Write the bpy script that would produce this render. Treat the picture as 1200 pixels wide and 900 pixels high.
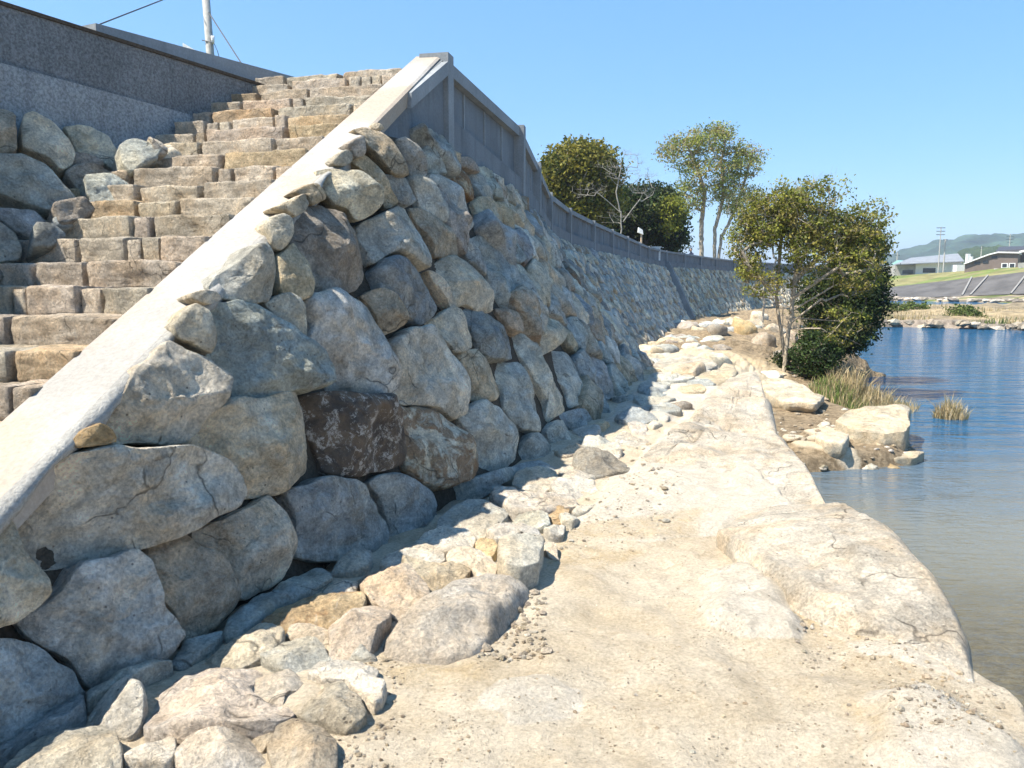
import bpy, math, random
import numpy as np
from mathutils import Vector, Matrix
from mathutils.bvhtree import BVHTree
R = math.radians
random.seed(7); rng = np.random.default_rng(11)
for o in list(bpy.data.objects): bpy.data.objects.remove(o)
S = bpy.context.scene; COL = S.collection
# ------------------------------------------------------------------ camera, sky, sun, exposure
F_PX, V_H, EYE = 930.0, 333.0, 3.3
PITCH = math.atan((450 - V_H) / F_PX)
cam = bpy.data.cameras.new('camera'); camo = bpy.data.objects.new('camera', cam); COL.objects.link(camo)
cam.sensor_width = 36; cam.lens = 36 * F_PX / 1200; cam.clip_start = .05; cam.clip_end = 12000
camo.location = (0, 0, EYE); camo.rotation_euler = (math.pi / 2 - PITCH, 0, 0); S.camera = camo
SUN_AZ, SUN_EL = 250.0, 57.0            # where the sun stands, degrees clockwise from +Y
w = bpy.data.worlds.new('World'); S.world = w; w.use_nodes = True
nt = w.node_tree; sky = nt.nodes.new('ShaderNodeTexSky'); sky.sky_type = 'NISHITA'; sky.sun_disc = False
sky.sun_elevation = R(SUN_EL); sky.sun_rotation = R(SUN_AZ); sky.air_density = 1.0; sky.dust_density = .1; sky.ozone_density = 3.5
hs_ = nt.nodes.new('ShaderNodeHueSaturation'); hs_.inputs['Saturation'].default_value = 1.2; hs_.inputs['Hue'].default_value = .502; nt.links.new(sky.outputs[0], hs_.inputs['Color']); mx_ = nt.nodes.new('ShaderNodeMix'); mx_.data_type = 'RGBA'; mx_.inputs[0].default_value = .62; mx_.inputs[7].default_value = (.54, 1.42, 2.65, 1); nt.links.new(hs_.outputs[0], mx_.inputs[6]); nt.links.new(mx_.outputs[2], nt.nodes['Background'].inputs[0]); nt.nodes['Background'].inputs[1].default_value = .13
sl = bpy.data.lights.new('sun', 'SUN'); sl.energy = 4.6; sl.angle = R(.5); sl.color = (1, .93, .82)
so = bpy.data.objects.new('sun', sl); COL.objects.link(so)
_d = Vector((math.sin(R(SUN_AZ)) * math.cos(R(SUN_EL)), math.cos(R(SUN_AZ)) * math.cos(R(SUN_EL)), math.sin(R(SUN_EL))))
so.rotation_euler = _d.to_track_quat('Z', 'Y').to_euler(); so.location = (0, 0, 60)
S.view_settings.view_transform = 'Standard'; S.view_settings.look = 'None'; S.view_settings.gamma = 1
S.view_settings.exposure = 1.34
S.render.engine = 'CYCLES'; S.cycles.max_bounces = 6

# ------------------------------------------------------------------ projection helpers (photo pixel -> point on a real surface)
_c, _s = math.cos(PITCH), math.sin(PITCH)
def ray(u, v):
    a = (u - 600) / F_PX; b = (450 - v) / F_PX
    return Vector((a, _c + b * _s, -_s + b * _c))
def atz(u, v, z):
    d = ray(u, v); t = (z - EYE) / d.z; return Vector((d.x * t, d.y * t, z))
def aty(u, v, y):
    d = ray(u, v); t = y / d.y; return Vector((d.x * t, y, EYE + d.z * t))
def pix(p):
    dy = p[1] * _c - (p[2] - EYE) * _s; up = p[1] * _s + (p[2] - EYE) * _c
    return 600 + F_PX * p[0] / max(dy, .01), 450 - F_PX * up / max(dy, .01)

# ------------------------------------------------------------------ vector noise
_perm = np.random.default_rng(3).random(1 << 16)
def _h(ix, iy, iz):
    n = (ix * 73856093) ^ (iy * 19349663) ^ (iz * 83492791)
    n = (n ^ (n >> 13)) * 1274126177
    return _perm[(n ^ (n >> 16)) & 0xffff]
def vnoise(P):
    P = np.asarray(P, float); I = np.floor(P).astype(np.int64); f = P - I; f = f * f * (3 - 2 * f)
    x, y, z = I[..., 0], I[..., 1], I[..., 2]; r = 0
    for dx in (0, 1):
        for dy in (0, 1):
            for dz in (0, 1):
                wx = f[..., 0] if dx else 1 - f[..., 0]; wy = f[..., 1] if dy else 1 - f[..., 1]; wz = f[..., 2] if dz else 1 - f[..., 2]
                r = r + wx * wy * wz * _h(x + dx, y + dy, z + dz)
    return r * 2 - 1
def fbm(P, o=4, g=.5):
    P = np.asarray(P, float); r = 0; a = 1
    for i in range(o): r = r + a * vnoise(P + i * 17.3); P = P * 2.03; a *= g
    return r
def ridged(P, o=4):
    P = np.asarray(P, float); r = 0; a = 1
    for i in range(o): r = r + a * (1 - 2 * np.abs(vnoise(P + i * 9.7))); P = P * 2.1; a *= .5
    return r
def P3(x, y, z=0.0):
    x = np.asarray(x, float); y = np.asarray(y, float); return np.stack([x, y, np.zeros_like(x) + z], -1)
def sstep(x, a, b):
    t = np.clip((x - a) / (b - a), 0, 1); return t * t * (3 - 2 * t)

# ------------------------------------------------------------------ object helpers
def tag(o, label=None, cat=None, group=None, kind=None):
    if label: o['label'] = label
    if cat: o['category'] = cat
    if group: o['group'] = group
    if kind: o['kind'] = kind
    return o
def empty(name, loc=(0, 0, 0)):
    o = bpy.data.objects.new(name, None); COL.objects.link(o); o.location = loc; o.empty_display_size = .2; return o
def mesh_obj(name, V, F, mat, parent=None, col=None, smooth=True, facecols=False):
    """V world coordinates; parents are unrotated empties"""
    V = np.asarray(V, float)
    off = np.array(parent_loc(parent)) if parent else None
    if off is None:
        off = np.array([V[:, 0].mean(), V[:, 1].mean(), V[:, 2].min()]); loc = off
    else: loc = (0, 0, 0)
    me = bpy.data.meshes.new(name); me.from_pydata((V - off).tolist(), [], F)
    if mat: me.materials.append(mat)
    if smooth: me.polygons.foreach_set('use_smooth', [True] * len(me.polygons))
    if col is not None:
        col = np.asarray(col, float)
        if col.ndim == 1: col = np.tile(col, (len(V), 1))
        if col.shape[1] == 3: col = np.hstack([col, np.ones((len(col), 1))])
        a = me.color_attributes.new('Col', 'FLOAT_COLOR', 'POINT'); a.data.foreach_set('color', col.ravel())
    me.update()
    o = bpy.data.objects.new(name, me); COL.objects.link(o)
    if parent: o.parent = parent
    o.location = loc
    return o
def parent_loc(p):
    v = Vector((0, 0, 0))
    while p: v += p.location; p = p.parent
    return v
class MB:
    def __init__(s): s.V = []; s.F = []; s.C = []; s.n = 0
    def add(s, V, F, c=(1, 1, 1, 1)):
        V = np.asarray(V, float).reshape(-1, 3); c = np.asarray(c, float)
        if c.ndim == 1:
            if len(c) == 3: c = np.append(c, 1)
            c = np.tile(c, (len(V), 1))
        s.V.append(V); s.C.append(c); s.F += [tuple(int(i) + s.n for i in f) for f in F]; s.n += len(V); return s
    def box(s, c, d, ax=None, col=(1, 1, 1, 1)):
        c = np.array(c, float); d = np.array(d, float) / 2
        ax = np.eye(3) if ax is None else np.array(ax, float)
        V = [c + ax[0] * d[0] * i + ax[1] * d[1] * j + ax[2] * d[2] * k for k in (-1, 1) for j in (-1, 1) for i in (-1, 1)]
        return s.add(V, [(0, 2, 3, 1), (4, 5, 7, 6), (0, 1, 5, 4), (2, 6, 7, 3), (0, 4, 6, 2), (1, 3, 7, 5)], col)
    def hexa(s, V8, col=(1, 1, 1, 1)):   # bottom 4 (ccw), top 4
        return s.add(V8, [(3, 2, 1, 0), (4, 5, 6, 7), (0, 1, 5, 4), (1, 2, 6, 5), (2, 3, 7, 6), (3, 0, 4, 7)], col)
    def tube(s, pts, rad, n=8, col=(1, 1, 1, 1), cap=True):
        pts = [Vector(p) for p in pts]; rad = rad if hasattr(rad, '__len__') else [rad] * len(pts); V = []
        for i, p in enumerate(pts):
            t = (pts[min(i + 1, len(pts) - 1)] - pts[max(i - 1, 0)]).normalized()
            a = t.cross(Vector((0, 0, 1))) if abs(t.z) < .9 else t.cross(Vector((1, 0, 0)))
            a.normalize(); b = t.cross(a)
            for k in range(n):
                q = 2 * math.pi * k / n; V.append(p + (a * math.cos(q) + b * math.sin(q)) * rad[i])
        F = [(i * n + k, i * n + (k + 1) % n, (i + 1) * n + (k + 1) % n, (i + 1) * n + k) for i in range(len(pts) - 1) for k in range(n)]
        if cap: F += [tuple(range(n))[::-1], tuple(range((len(pts) - 1) * n, len(pts) * n))]
        return s.add([tuple(v) for v in V], F, col)
    def build(s, name, mat, parent=None, smooth=False):
        return mesh_obj(name, np.vstack(s.V), s.F, mat, parent, np.vstack(s.C), smooth)

# ------------------------------------------------------------------ materials
def new_mat(name):
    m = bpy.data.materials.new(name); m.use_nodes = True; nt = m.node_tree
    return m, nt, nt.nodes['Principled BSDF']
def N(nt, t, **k):
    n = nt.nodes.new(t)
    for a, b in k.items():
        if a in n.inputs.keys() if hasattr(n.inputs, 'keys') else False: n.inputs[a].default_value = b
        else: setattr(n, a, b)
    return n
def noise(nt, vec, scale, det=6, rough=.6, dist=0):
    n = nt.nodes.new('ShaderNodeTexNoise'); n.inputs['Scale'].default_value = scale; n.inputs['Detail'].default_value = det
    n.inputs['Roughness'].default_value = rough; n.inputs['Distortion'].default_value = dist; nt.links.new(vec, n.inputs['Vector']); return n.outputs['Fac']
def ramp(nt, fac, a, b, ca=0, cb=1):
    n = nt.nodes.new('ShaderNodeMapRange'); n.interpolation_type = 'SMOOTHSTEP'
    n.inputs['From Min'].default_value = a; n.inputs['From Max'].default_value = b; n.inputs['To Min'].default_value = ca; n.inputs['To Max'].default_value = cb
    nt.links.new(fac, n.inputs['Value']); return n.outputs[0]
def mix(nt, fac, a, b, mode='MIX'):
    n = nt.nodes.new('ShaderNodeMix'); n.data_type = 'RGBA'; n.blend_type = mode
    for s, v in ((n.inputs[0], fac), (n.inputs[6], a), (n.inputs[7], b)):
        if isinstance(v, (int, float)): s.default_value = v
        elif isinstance(v, tuple): s.default_value = v if len(v) == 4 else v + (1,)
        else: nt.links.new(v, s)
    return n.outputs[2]
def mul(nt, a, b, op='MULTIPLY'):
    n = nt.nodes.new('ShaderNodeMath'); n.operation = op
    for s, v in ((n.inputs[0], a), (n.inputs[1], b)):
        if isinstance(v, (int, float)): s.default_value = v
        else: nt.links.new(v, s)
    return n.outputs[0]
def bump(nt, h, dist, strength=1, prev=None):
    n = nt.nodes.new('ShaderNodeBump'); n.inputs['Distance'].default_value = dist; n.inputs['Strength'].default_value = strength
    nt.links.new(h, n.inputs['Height'])
    if prev: nt.links.new(prev, n.inputs['Normal'])
    return n.outputs[0]
def pos(nt): return nt.nodes.new('ShaderNodeNewGeometry').outputs['Position']
def colattr(nt):
    n = nt.nodes.new('ShaderNodeAttribute'); n.attribute_name = 'Col'; return n
def gray(nt, f):   # scalar to colour multiplier
    n = nt.nodes.new('ShaderNodeCombineColor')
    for i in range(3): nt.links.new(f, n.inputs[i])
    return n.outputs[0]

def noise_vec(nt, vec, scale):
    n = nt.nodes.new('ShaderNodeTexNoise'); n.inputs['Scale'].default_value = scale; nt.links.new(vec, n.inputs['Vector']); return n.outputs['Color']
def stone_mat(name, streak=.5, rough=.92, bd=.012, sc=1.0, stain=.5, lo=.68):
    m, nt, b = new_mat(name); p = pos(nt); a = colattr(nt)
    big = noise(nt, p, 2.2 * sc, 5, .6); mid = noise(nt, p, 9 * sc, 8, .68, .6); fine = noise(nt, p, 60 * sc, 5, .7)
    c = mix(nt, 1.0, a.outputs['Color'], gray(nt, ramp(nt, big, .25, .75, .72, 1.22)), 'MULTIPLY')
    c = mix(nt, 1.0, c, gray(nt, ramp(nt, mid, .3, .7, lo, 1.98 - lo)), 'MULTIPLY')
    # warm/cool drift
    c = mix(nt, ramp(nt, noise(nt, p, 3.1 * sc, 4, .6), .42, .62, 0, .45), c, mix(nt, 1.0, c, (1.16, .98, .76), 'MULTIPLY'))
    # rust, amount in attribute alpha (1 = none)
    inv = mul(nt, 1.0, a.outputs['Alpha'], 'SUBTRACT')
    rust = ramp(nt, mul(nt, noise(nt, p, 4.5 * sc, 5, .65, .8), mul(nt, inv, .22), 'ADD'), .60, .72, 0, .9)
    c = mix(nt, mul(nt, rust, inv), c, (.30, .15, .06))
    # pale mineral streaks
    wv = nt.nodes.new('ShaderNodeMapping'); wv.inputs['Scale'].default_value = (1, .45, 1.0); wv.inputs['Rotation'].default_value = (.4, .3, .5); nt.links.new(p, wv.inputs[0])
    st = noise(nt, wv.outputs[0], 13 * sc, 7, .72, 1.5)
    c = mix(nt, ramp(nt, st, .56, .68, 0, streak), c, (.58, .55, .48))
    # dark stains and pits
    c = mix(nt, ramp(nt, noise(nt, p, 6.3 * sc, 8, .75, 1.0), .57, .72, 0, stain), c, (.16, .13, .10))
    v = nt.nodes.new('ShaderNodeTexVoronoi'); v.inputs['Scale'].default_value = 26 * sc; nt.links.new(p, v.inputs['Vector'])
    pit = ramp(nt, v.outputs['Distance'], .06, .2, 1, 0); pit = mul(nt, pit, ramp(nt, noise(nt, p, 7 * sc, 2, .5), .55, .65))
    c = mix(nt, mul(nt, pit, .75), c, (.06, .05, .04))
    c = mix(nt, 1.0, c, gray(nt, ramp(nt, fine, .3, .7, .74, 1.24)), 'MULTIPLY')
    nt.links.new(c, b.inputs['Base Color']); b.inputs['Roughness'].default_value = rough; b.inputs['Specular IOR Level'].default_value = .25
    vk = nt.nodes.new('ShaderNodeTexVoronoi'); vk.feature = 'DISTANCE_TO_EDGE'; vk.inputs['Scale'].default_value = 3.2 * sc
    nt.links.new(mix(nt, .35, p, noise_vec(nt, p, 3.0 * sc)), vk.inputs['Vector'])
    ck = mul(nt, ramp(nt, vk.outputs['Distance'], 0, .018, 1, 0), ramp(nt, noise(nt, p, 1.9 * sc, 3, .6), .54, .60))
    c = mix(nt, mul(nt, ck, .6), c, (.08, .07, .055)); nt.links.new(c, b.inputs['Base Color'])
    n1 = bump(nt, mid, .09 * bd / .012); n1 = bump(nt, mul(nt, ck, -1), .02, 1, n1); n2 = bump(nt, fine, bd * 1.5, 1, n1); n3 = bump(nt, mul(nt, pit, -1), .01, 1, n2)
    n4 = bump(nt, noise(nt, p, 26 * sc, 6, .72, .4), .035, 1, n3)
    nt.links.new(n4, b.inputs['Normal']); return m
M_stone = stone_mat('wall_stone'); M_pale = stone_mat('pale_stone', .35, stain=.22, lo=.78); M_step = stone_mat('step_stone', .3, sc=1.4, stain=.3, lo=.74)
M_far = stone_mat('far_stone', .4, sc=.6)

def brown_mat():
    m, nt, b = new_mat('brown_veined_stone'); p = pos(nt)
    c = mix(nt, ramp(nt, noise(nt, p, 5, 6, .7, .8), .35, .65), (.055, .042, .032), (.15, .105, .065))
    c = mix(nt, ramp(nt, noise(nt, p, 11, 12, .85, .5), .52, .575, 0, .8), c, (.50, .46, .40))
    nt.links.new(c, b.inputs['Base Color']); b.inputs['Roughness'].default_value = .8
    nt.links.new(bump(nt, noise(nt, p, 14, 8, .7), .05), b.inputs['Normal']); return m
M_brown = brown_mat()

def concrete_mat(name, base, rough_aggr=0., stain=.4, warm=.0):
    m, nt, b = new_mat(name); p = pos(nt)
    c = mix(nt, ramp(nt, noise(nt, p, 1.2, 6, .6), .3, .7), tuple(x * .85 for x in base), tuple(min(1, x * 1.12) for x in base))
    mp = nt.nodes.new('ShaderNodeMapping'); mp.inputs['Scale'].default_value = (3, 3, .35); nt.links.new(p, mp.inputs[0])
    c = mix(nt, ramp(nt, noise(nt, mp.outputs[0], 2.2, 6, .65), .5, .72, 0, stain), c, tuple(x * .55 for x in base))
    if warm: c = mix(nt, ramp(nt, noise(nt, p, .9, 3, .5), .45, .62, 0, warm), c, (base[0] * 1.05, base[1] * .86, base[2] * .68))
    f = noise(nt, p, 45, 5, .7)
    c = mix(nt, 1.0, c, gray(nt, ramp(nt, f, .3, .7, 1 - .12 - rough_aggr * .3, 1.1 + rough_aggr * .35)), 'MULTIPLY')
    nt.links.new(c, b.inputs['Base Color']); b.inputs['Roughness'].default_value = .9; b.inputs['Specular IOR Level'].default_value = .2
    n1 = bump(nt, f, .004 + rough_aggr * .03); nt.links.new(bump(nt, noise(nt, p, 6, 4, .6), .012, 1, n1), b.inputs['Normal']); return m
M_conc = concrete_mat('smooth_concrete', (.35, .332, .30), warm=.6, stain=.22)
M_panel = concrete_mat('grey_concrete', (.165, .18, .19), stain=.5)
M_rail = concrete_mat('rail_concrete', (.25, .265, .27), stain=.3)
M_rough = concrete_mat('rough_concrete', (.20, .215, .22), .9, .4)
M_rough2 = concrete_mat('rough_pale_concrete', (.31, .335, .345), .8, .4)
M_mortar = concrete_mat('mortar', (.34, .33, .30), .3, .3)
M_joint = concrete_mat('dark_joint', (.085, .068, .05), .6)

def simple(name, col, rough=.7, metal=0, nscale=8, amp=.15, bd=.004):
    m, nt, b = new_mat(name); p = pos(nt)
    c = mix(nt, 1.0, tuple(col), gray(nt, ramp(nt, noise(nt, p, nscale, 5, .6), .3, .7, 1 - amp, 1 + amp)), 'MULTIPLY')
    nt.links.new(c, b.inputs['Base Color']); b.inputs['Roughness'].default_value = rough; b.inputs['Metallic'].default_value = metal
    nt.links.new(bump(nt, noise(nt, p, nscale * 4, 4, .6), bd), b.inputs['Normal']); return m
def attr_mat(name, rough=.8, nscale=10, amp=.25, trans=0, bd=.01):
    m, nt, b = new_mat(name); p = pos(nt); a = colattr(nt)
    c = mix(nt, 1.0, a.outputs['Color'], gray(nt, ramp(nt, noise(nt, p, nscale, 6, .65), .3, .7, 1 - amp, 1 + amp)), 'MULTIPLY')
    nt.links.new(c, b.inputs['Base Color']); b.inputs['Roughness'].default_value = rough; b.inputs['Specular IOR Level'].default_value = .2
    if bd: nt.links.new(bump(nt, noise(nt, p, nscale * 3, 5, .65), bd), b.inputs['Normal'])
    if trans:
        tr = nt.nodes.new('ShaderNodeBsdfTranslucent'); nt.links.new(c, tr.inputs[0]); ms = nt.nodes.new('ShaderNodeMixShader'); ms.inputs[0].default_value = trans
        nt.links.new(b.outputs[0], ms.inputs[1]); nt.links.new(tr.outputs[0], ms.inputs[2]); nt.links.new(ms.outputs[0], nt.nodes['Material Output'].inputs[0])
    return m
M_leaf = attr_mat('leaf', .6, 3, .2, .35, 0); M_bark = attr_mat('bark', .9, 14, .35); M_grass = attr_mat('grass_blades', .8, 5, .2, .3, 0)

def ground_mat():
    m, nt, b = new_mat('sandy_rock_ground'); p = pos(nt); a = colattr(nt)   # Col.r = bare rock, Col.g = wet/brown shore, Col.b = tan stain
    sp = nt.nodes.new('ShaderNodeSeparateColor'); nt.links.new(a.outputs['Color'], sp.inputs[0])
    n1 = noise(nt, p, 1.7, 6, .65, .4); n2 = noise(nt, p, 8, 8, .7, .5); n3 = noise(nt, p, 55, 6, .75); n4 = noise(nt, p, 160, 3, .7)
    sand = mix(nt, ramp(nt, n1, .35, .65), (.55, .455, .32), (.65, .56, .425))
    sand = mix(nt, ramp(nt, n2, .5, .7, 0, .4), sand, (.45, .34, .21))
    rock = mix(nt, ramp(nt, n2, .3, .7), (.57, .50, .39), (.68, .61, .50))
    rk = ramp(nt, mul(nt, sp.outputs[0], mul(nt, n2, .7), 'ADD'), .68, .92)
    c = mix(nt, rk, sand, rock)
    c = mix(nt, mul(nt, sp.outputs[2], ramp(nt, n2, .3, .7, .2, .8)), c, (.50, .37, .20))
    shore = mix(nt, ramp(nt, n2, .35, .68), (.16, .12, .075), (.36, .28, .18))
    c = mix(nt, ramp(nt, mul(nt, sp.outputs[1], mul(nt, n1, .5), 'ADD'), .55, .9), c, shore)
    c = mix(nt, 1.0, c, gray(nt, ramp(nt, n3, .3, .7, .76, 1.16)), 'MULTIPLY')
    # grains and grit
    v = nt.nodes.new('ShaderNodeTexVoronoi'); v.inputs['Scale'].default_value = 48; v.inputs['Randomness'].default_value = 1; nt.links.new(p, v.inputs['Vector'])
    g = mul(nt, ramp(nt, v.outputs['Distance'], .1, .28, 1, 0), ramp(nt, noise(nt, p, 3.4, 4, .7), .5, .66))
    c = mix(nt, mul(nt, g, .6), c, (.16, .13, .10))
    nt.links.new(c, b.inputs['Base Color']); b.inputs['Roughness'].default_value = .95; b.inputs['Specular IOR Level'].default_value = .15
    q = bump(nt, n2, .07); q = bump(nt, noise(nt, p, 22, 7, .75, .6), .018, 1, q); q = bump(nt, n3, .012, 1, q); q = bump(nt, g, .012, 1, q); q = bump(nt, n4, .004, 1, q)
    nt.links.new(q, b.inputs['Normal']); return m
M_ground = ground_mat()

def water_mat():
    m, nt, b = new_mat('river_water'); p = pos(nt)
    sx = nt.nodes.new('ShaderNodeSeparateXYZ'); nt.links.new(p, sx.inputs[0])
    # deep water further out from the near bank
    d = mul(nt, sx.outputs[1], mul(nt, sx.outputs[0], .25), 'ADD')
    dn = mul(nt, d, mul(nt, noise(nt, p, .25, 4, .6), 5.0), 'ADD')
    deep = ramp(nt, dn, 10, 25)
    base = mix(nt, deep, (.17, .155, .105), (.012, .08, .165))
    mp = nt.nodes.new('ShaderNodeMapping'); mp.inputs['Rotation'].default_value = (0, 0, R(12)); mp.inputs['Scale'].default_value = (.45, 1.3, 1); nt.links.new(p, mp.inputs[0])
    w1 = noise(nt, mp.outputs[0], 1.1, 5, .6, .6); w2 = noise(nt, mp.outputs[0], 6.5, 4, .55, .4); w3 = noise(nt, mp.outputs[0], .22, 3, .5, .5)
    b1 = bump(nt, w2, .06, .9); b2n = nt.nodes.new('ShaderNodeBump'); nt.links.new(w1, b2n.inputs['Height']); nt.links.new(b1, b2n.inputs['Normal'])
    nt.links.new(ramp(nt, dn, 12, 26, .03, .6), b2n.inputs['Distance']); nrm = bump(nt, w3, .5, .5, b2n.outputs[0])
    b.inputs['Roughness'].default_value = .06; b.inputs['IOR'].default_value = 1.33
    nt.links.new(base, b.inputs['Base Color']); nt.links.new(nrm, b.inputs['Normal'])
    tr = nt.nodes.new('ShaderNodeBsdfTransparent'); tr.inputs[0].default_value = (.80, .84, .80, 1)
    gl = nt.nodes.new('ShaderNodeBsdfGlossy'); gl.inputs['Roughness'].default_value = .05; nt.links.new(nrm, gl.inputs['Normal'])
    fr = nt.nodes.new('ShaderNodeFresnel'); fr.inputs['IOR'].default_value = 1.33; nt.links.new(nrm, fr.inputs['Normal'])
    cl = nt.nodes.new('ShaderNodeMixShader'); nt.links.new(fr.outputs[0], cl.inputs[0]); nt.links.new(tr.outputs[0], cl.inputs[1]); nt.links.new(gl.outputs[0], cl.inputs[2])
    ms = nt.nodes.new('ShaderNodeMixShader'); nt.links.new(ramp(nt, dn, 7.5, 15, .12, 1), ms.inputs[0]); nt.links.new(cl.outputs[0], ms.inputs[1]); nt.links.new(b.outputs[0], ms.inputs[2])
    nt.links.new(ms.outputs[0], nt.nodes['Material Output'].inputs[0]); return m
M_water = water_mat()

# ------------------------------------------------------------------ the curve of the bank: foot and top of the masonry
FT = [(-2.75, .3, 1.65), (-1.75, 2.54, 1.7), (-.74, 4.95, 1.7), (.31, 7.1, 1.7), (.72, 8.4, 1.7), (1.79, 12.2, 1.7), (2.8, 16.2, 1.62), (3.65, 20.9, 1.45),
      (4.75, 25.0, 1.35), (6.1, 30, 1.2), (7.2, 34.8, 1.1), (8.6, 39.5, 1.0), (9.9, 44.8, .9), (11.2, 49.6, .85), (13.2, 56, .8), (15.4, 61.2, .8), (18, 67, .8), (20.8, 72.8, .8), (24.2, 79.6, .8), (33, 92, .8), (46, 106, .8)]
TP = [(-2.75, .6, 4.8), (-2.2, 2.75, 4.8), (-1.57, 5.2, 4.8), (-1.0, 7.35, 4.8), (-.62, 8.8, 4.8), (.11, 12.7, 4.62), (.5, 16.5, 4.6), (1.0, 21.7, 4.6),
      (1.84, 26.07, 4.6), (3.13, 31.15, 4.6), (4.46, 36, 4.6), (5.88, 41.15, 4.6), (7.36, 46.6, 4.6), (8.8, 51.8, 4.6), (11.2, 58.4, 4.6), (13.57, 63.3, 4.6), (16.2, 69, 4.6), (18.95, 74.6, 4.6), (22.5, 81.3, 4.6), (31.5, 94, 4.6), (45, 108.5, 4.6)]
FT = np.array(FT); TP = np.array(TP)
for i_ in range(6, len(FT)):      # keep the batter of the far wall as steep as the near one
    dv = FT[i_, :2] - TP[i_, :2]; L_ = np.linalg.norm(dv); FT[i_, :2] = TP[i_, :2] + dv / L_ * min(L_, 2.3)
SS = np.concatenate([[0], np.cumsum(np.linalg.norm(np.diff(TP[:, :2], axis=0), axis=1))])
def surf(s, t):
    f = np.array([np.interp(s, SS, FT[:, i]) for i in range(3)]); q = np.array([np.interp(s, SS, TP[:, i]) for i in range(3)]); return f + (q - f) * t
def surf_n(s, t):
    s = min(max(s, .1), SS[-1] - .1)
    a = surf(s + .05, t) - surf(s - .05, t); b = surf(s, 1.0) - surf(s, 0.0); n = np.cross(a, b); n /= np.linalg.norm(n); return n if n[0] > 0 else -n
sg = np.linspace(0, SS[-1], 260); V = []; F = []
for s in sg:
    for t in (-.25, 0, 1.0, 1.15): V.append(tuple(surf(s, t)))
for i in range(len(sg) - 1):
    for j in range(3): F.append((i * 4 + j, (i + 1) * 4 + j, (i + 1) * 4 + j + 1, i * 4 + j + 1))
BV = BVHTree.FromPolygons(V, F)
# coping band edges
BR0 = np.array(tuple(aty(0, 588, 2.8))); BR1 = np.array(tuple(atz(515, 66, 5.7)))
def band(y):   # right edge of the band at this y
    return BR0 + (BR1 - BR0) * (y - BR0[1]) / (BR1[1] - BR0[1])

# ------------------------------------------------------------------ boulders
def resample(P, n):
    P = np.vstack([P, P[:1]]); L = np.concatenate([[0], np.cumsum(np.linalg.norm(np.diff(P, axis=0), axis=1))])
    t = np.linspace(0, L[-1], n, endpoint=False); return np.stack([np.interp(t, L, P[:, i]) for i in range(2)], 1)
def chaikin(P, it=2, w=.88):
    for _ in range(it):
        Q = np.roll(P, -1, 0); P = np.stack([P * w + Q * (1 - w), P * (1 - w) + Q * w], 1).reshape(-1, 2)
    return P
def boulder_mesh(P2, O, ex, ey, n, H, depth, det=1.0, rough=1.0, seed=0, shrink=.985, flat=.5, facets=4, lift=0.0):
    """rock whose outline is P2 in the frame (O, ex, ey), bulging along n"""
    r = np.random.default_rng(seed)
    c = P2.mean(0); per = np.linalg.norm(P2 - np.roll(P2, -1, 0), axis=1).sum(); size = per / 3.6
    nA = int(np.clip(per / (.045 / det), 14, 150)); K = int(np.clip(size / (.05 / det), 4, 30))
    B = resample(chaikin(P2, 1, .90), nA); c = B.mean(0)
    B = c + (B - c) * shrink
    rs = np.sin(np.linspace(0, 1, K + 1) * math.pi / 2)
    pts2 = np.concatenate([[c]] + [c + (B - c) * q for q in rs[1:]]); rr = np.concatenate([[0]] + [np.full(nA, q) for q in rs[1:]])
    h = H * np.maximum(0, 1 - rr ** 6.0) ** flat
    d = (pts2 - c) / max(size, .01)
    hh = h.copy()
    for _ in range(facets):
        a = r.uniform(0, 2 * math.pi); g = r.uniform(.2, 1.25); k = r.uniform(.42, .95)
        hh = np.minimum(hh, H * (k - g * 1.9 * (d[:, 0] * math.cos(a) + d[:, 1] * math.sin(a)) * .8 + .12))
    hh = np.maximum(hh * .95 + h * .05, -.25 * H)
    W = O + pts2[:, :1] * ex + pts2[:, 1:] * ey
    sd = r.uniform(0, 90, 3); ns = 1 / max(size, .05)
    nz = fbm(W * 1.5 * ns + sd, 6, .58) * .085 * size * rough + ridged(W * 2.6 * ns + sd, 5) * .030 * size * rough
    nz *= (1 - .5 * rr ** 3)
    hh = hh + nz + lift
    # in-plane wobble near rim
    wob = fbm(W * 3 * ns + sd + 40, 3) * .035 * size * rr ** 2
    W = O + (pts2[:, :1] + (d[:, :1]) * wob[:, None] * 2) * ex + (pts2[:, 1:] + d[:, 1:] * wob[:, None] * 2) * ey + hh[:, None] * n
    # skirt
    rim = W[-nA:]; cW = O + c[0] * ex + c[1] * ey
    sk1 = rim - n * depth * .45 + (rim - cW) * .0 ; sk2 = rim - n * depth; sk2 = cW + (sk2 - cW) * .9
    sk1 = sk1 + (fbm(sk1 * 4 * ns + sd, 3) * .03 * size)[:, None] * n
    V = np.vstack([W, sk1, sk2]); F = []
    for k in range(nA): F.append((0, 1 + k, 1 + (k + 1) % nA))
    for i in range(K + 1):
        a = 1 + i * nA
        for k in range(nA):
            k2 = (k + 1) % nA; F.append((a + k, a + nA + k, a + nA + k2, a + k2))
    a2 = sum((P2[i][0] * P2[(i + 1) % len(P2)][1] - P2[(i + 1) % len(P2)][0] * P2[i][1]) for i in range(len(P2)))
    if a2 < 0: F = [f[::-1] for f in F]
    return V, F
def frame(n):
    n = np.array(n, float); n /= np.linalg.norm(n); ex = np.cross((0, 0, 1), n) if abs(n[2]) < .95 else np.array([1., 0, 0])
    ex = ex - n * ex.dot(n); ex /= np.linalg.norm(ex); return ex, np.cross(n, ex), n
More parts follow.
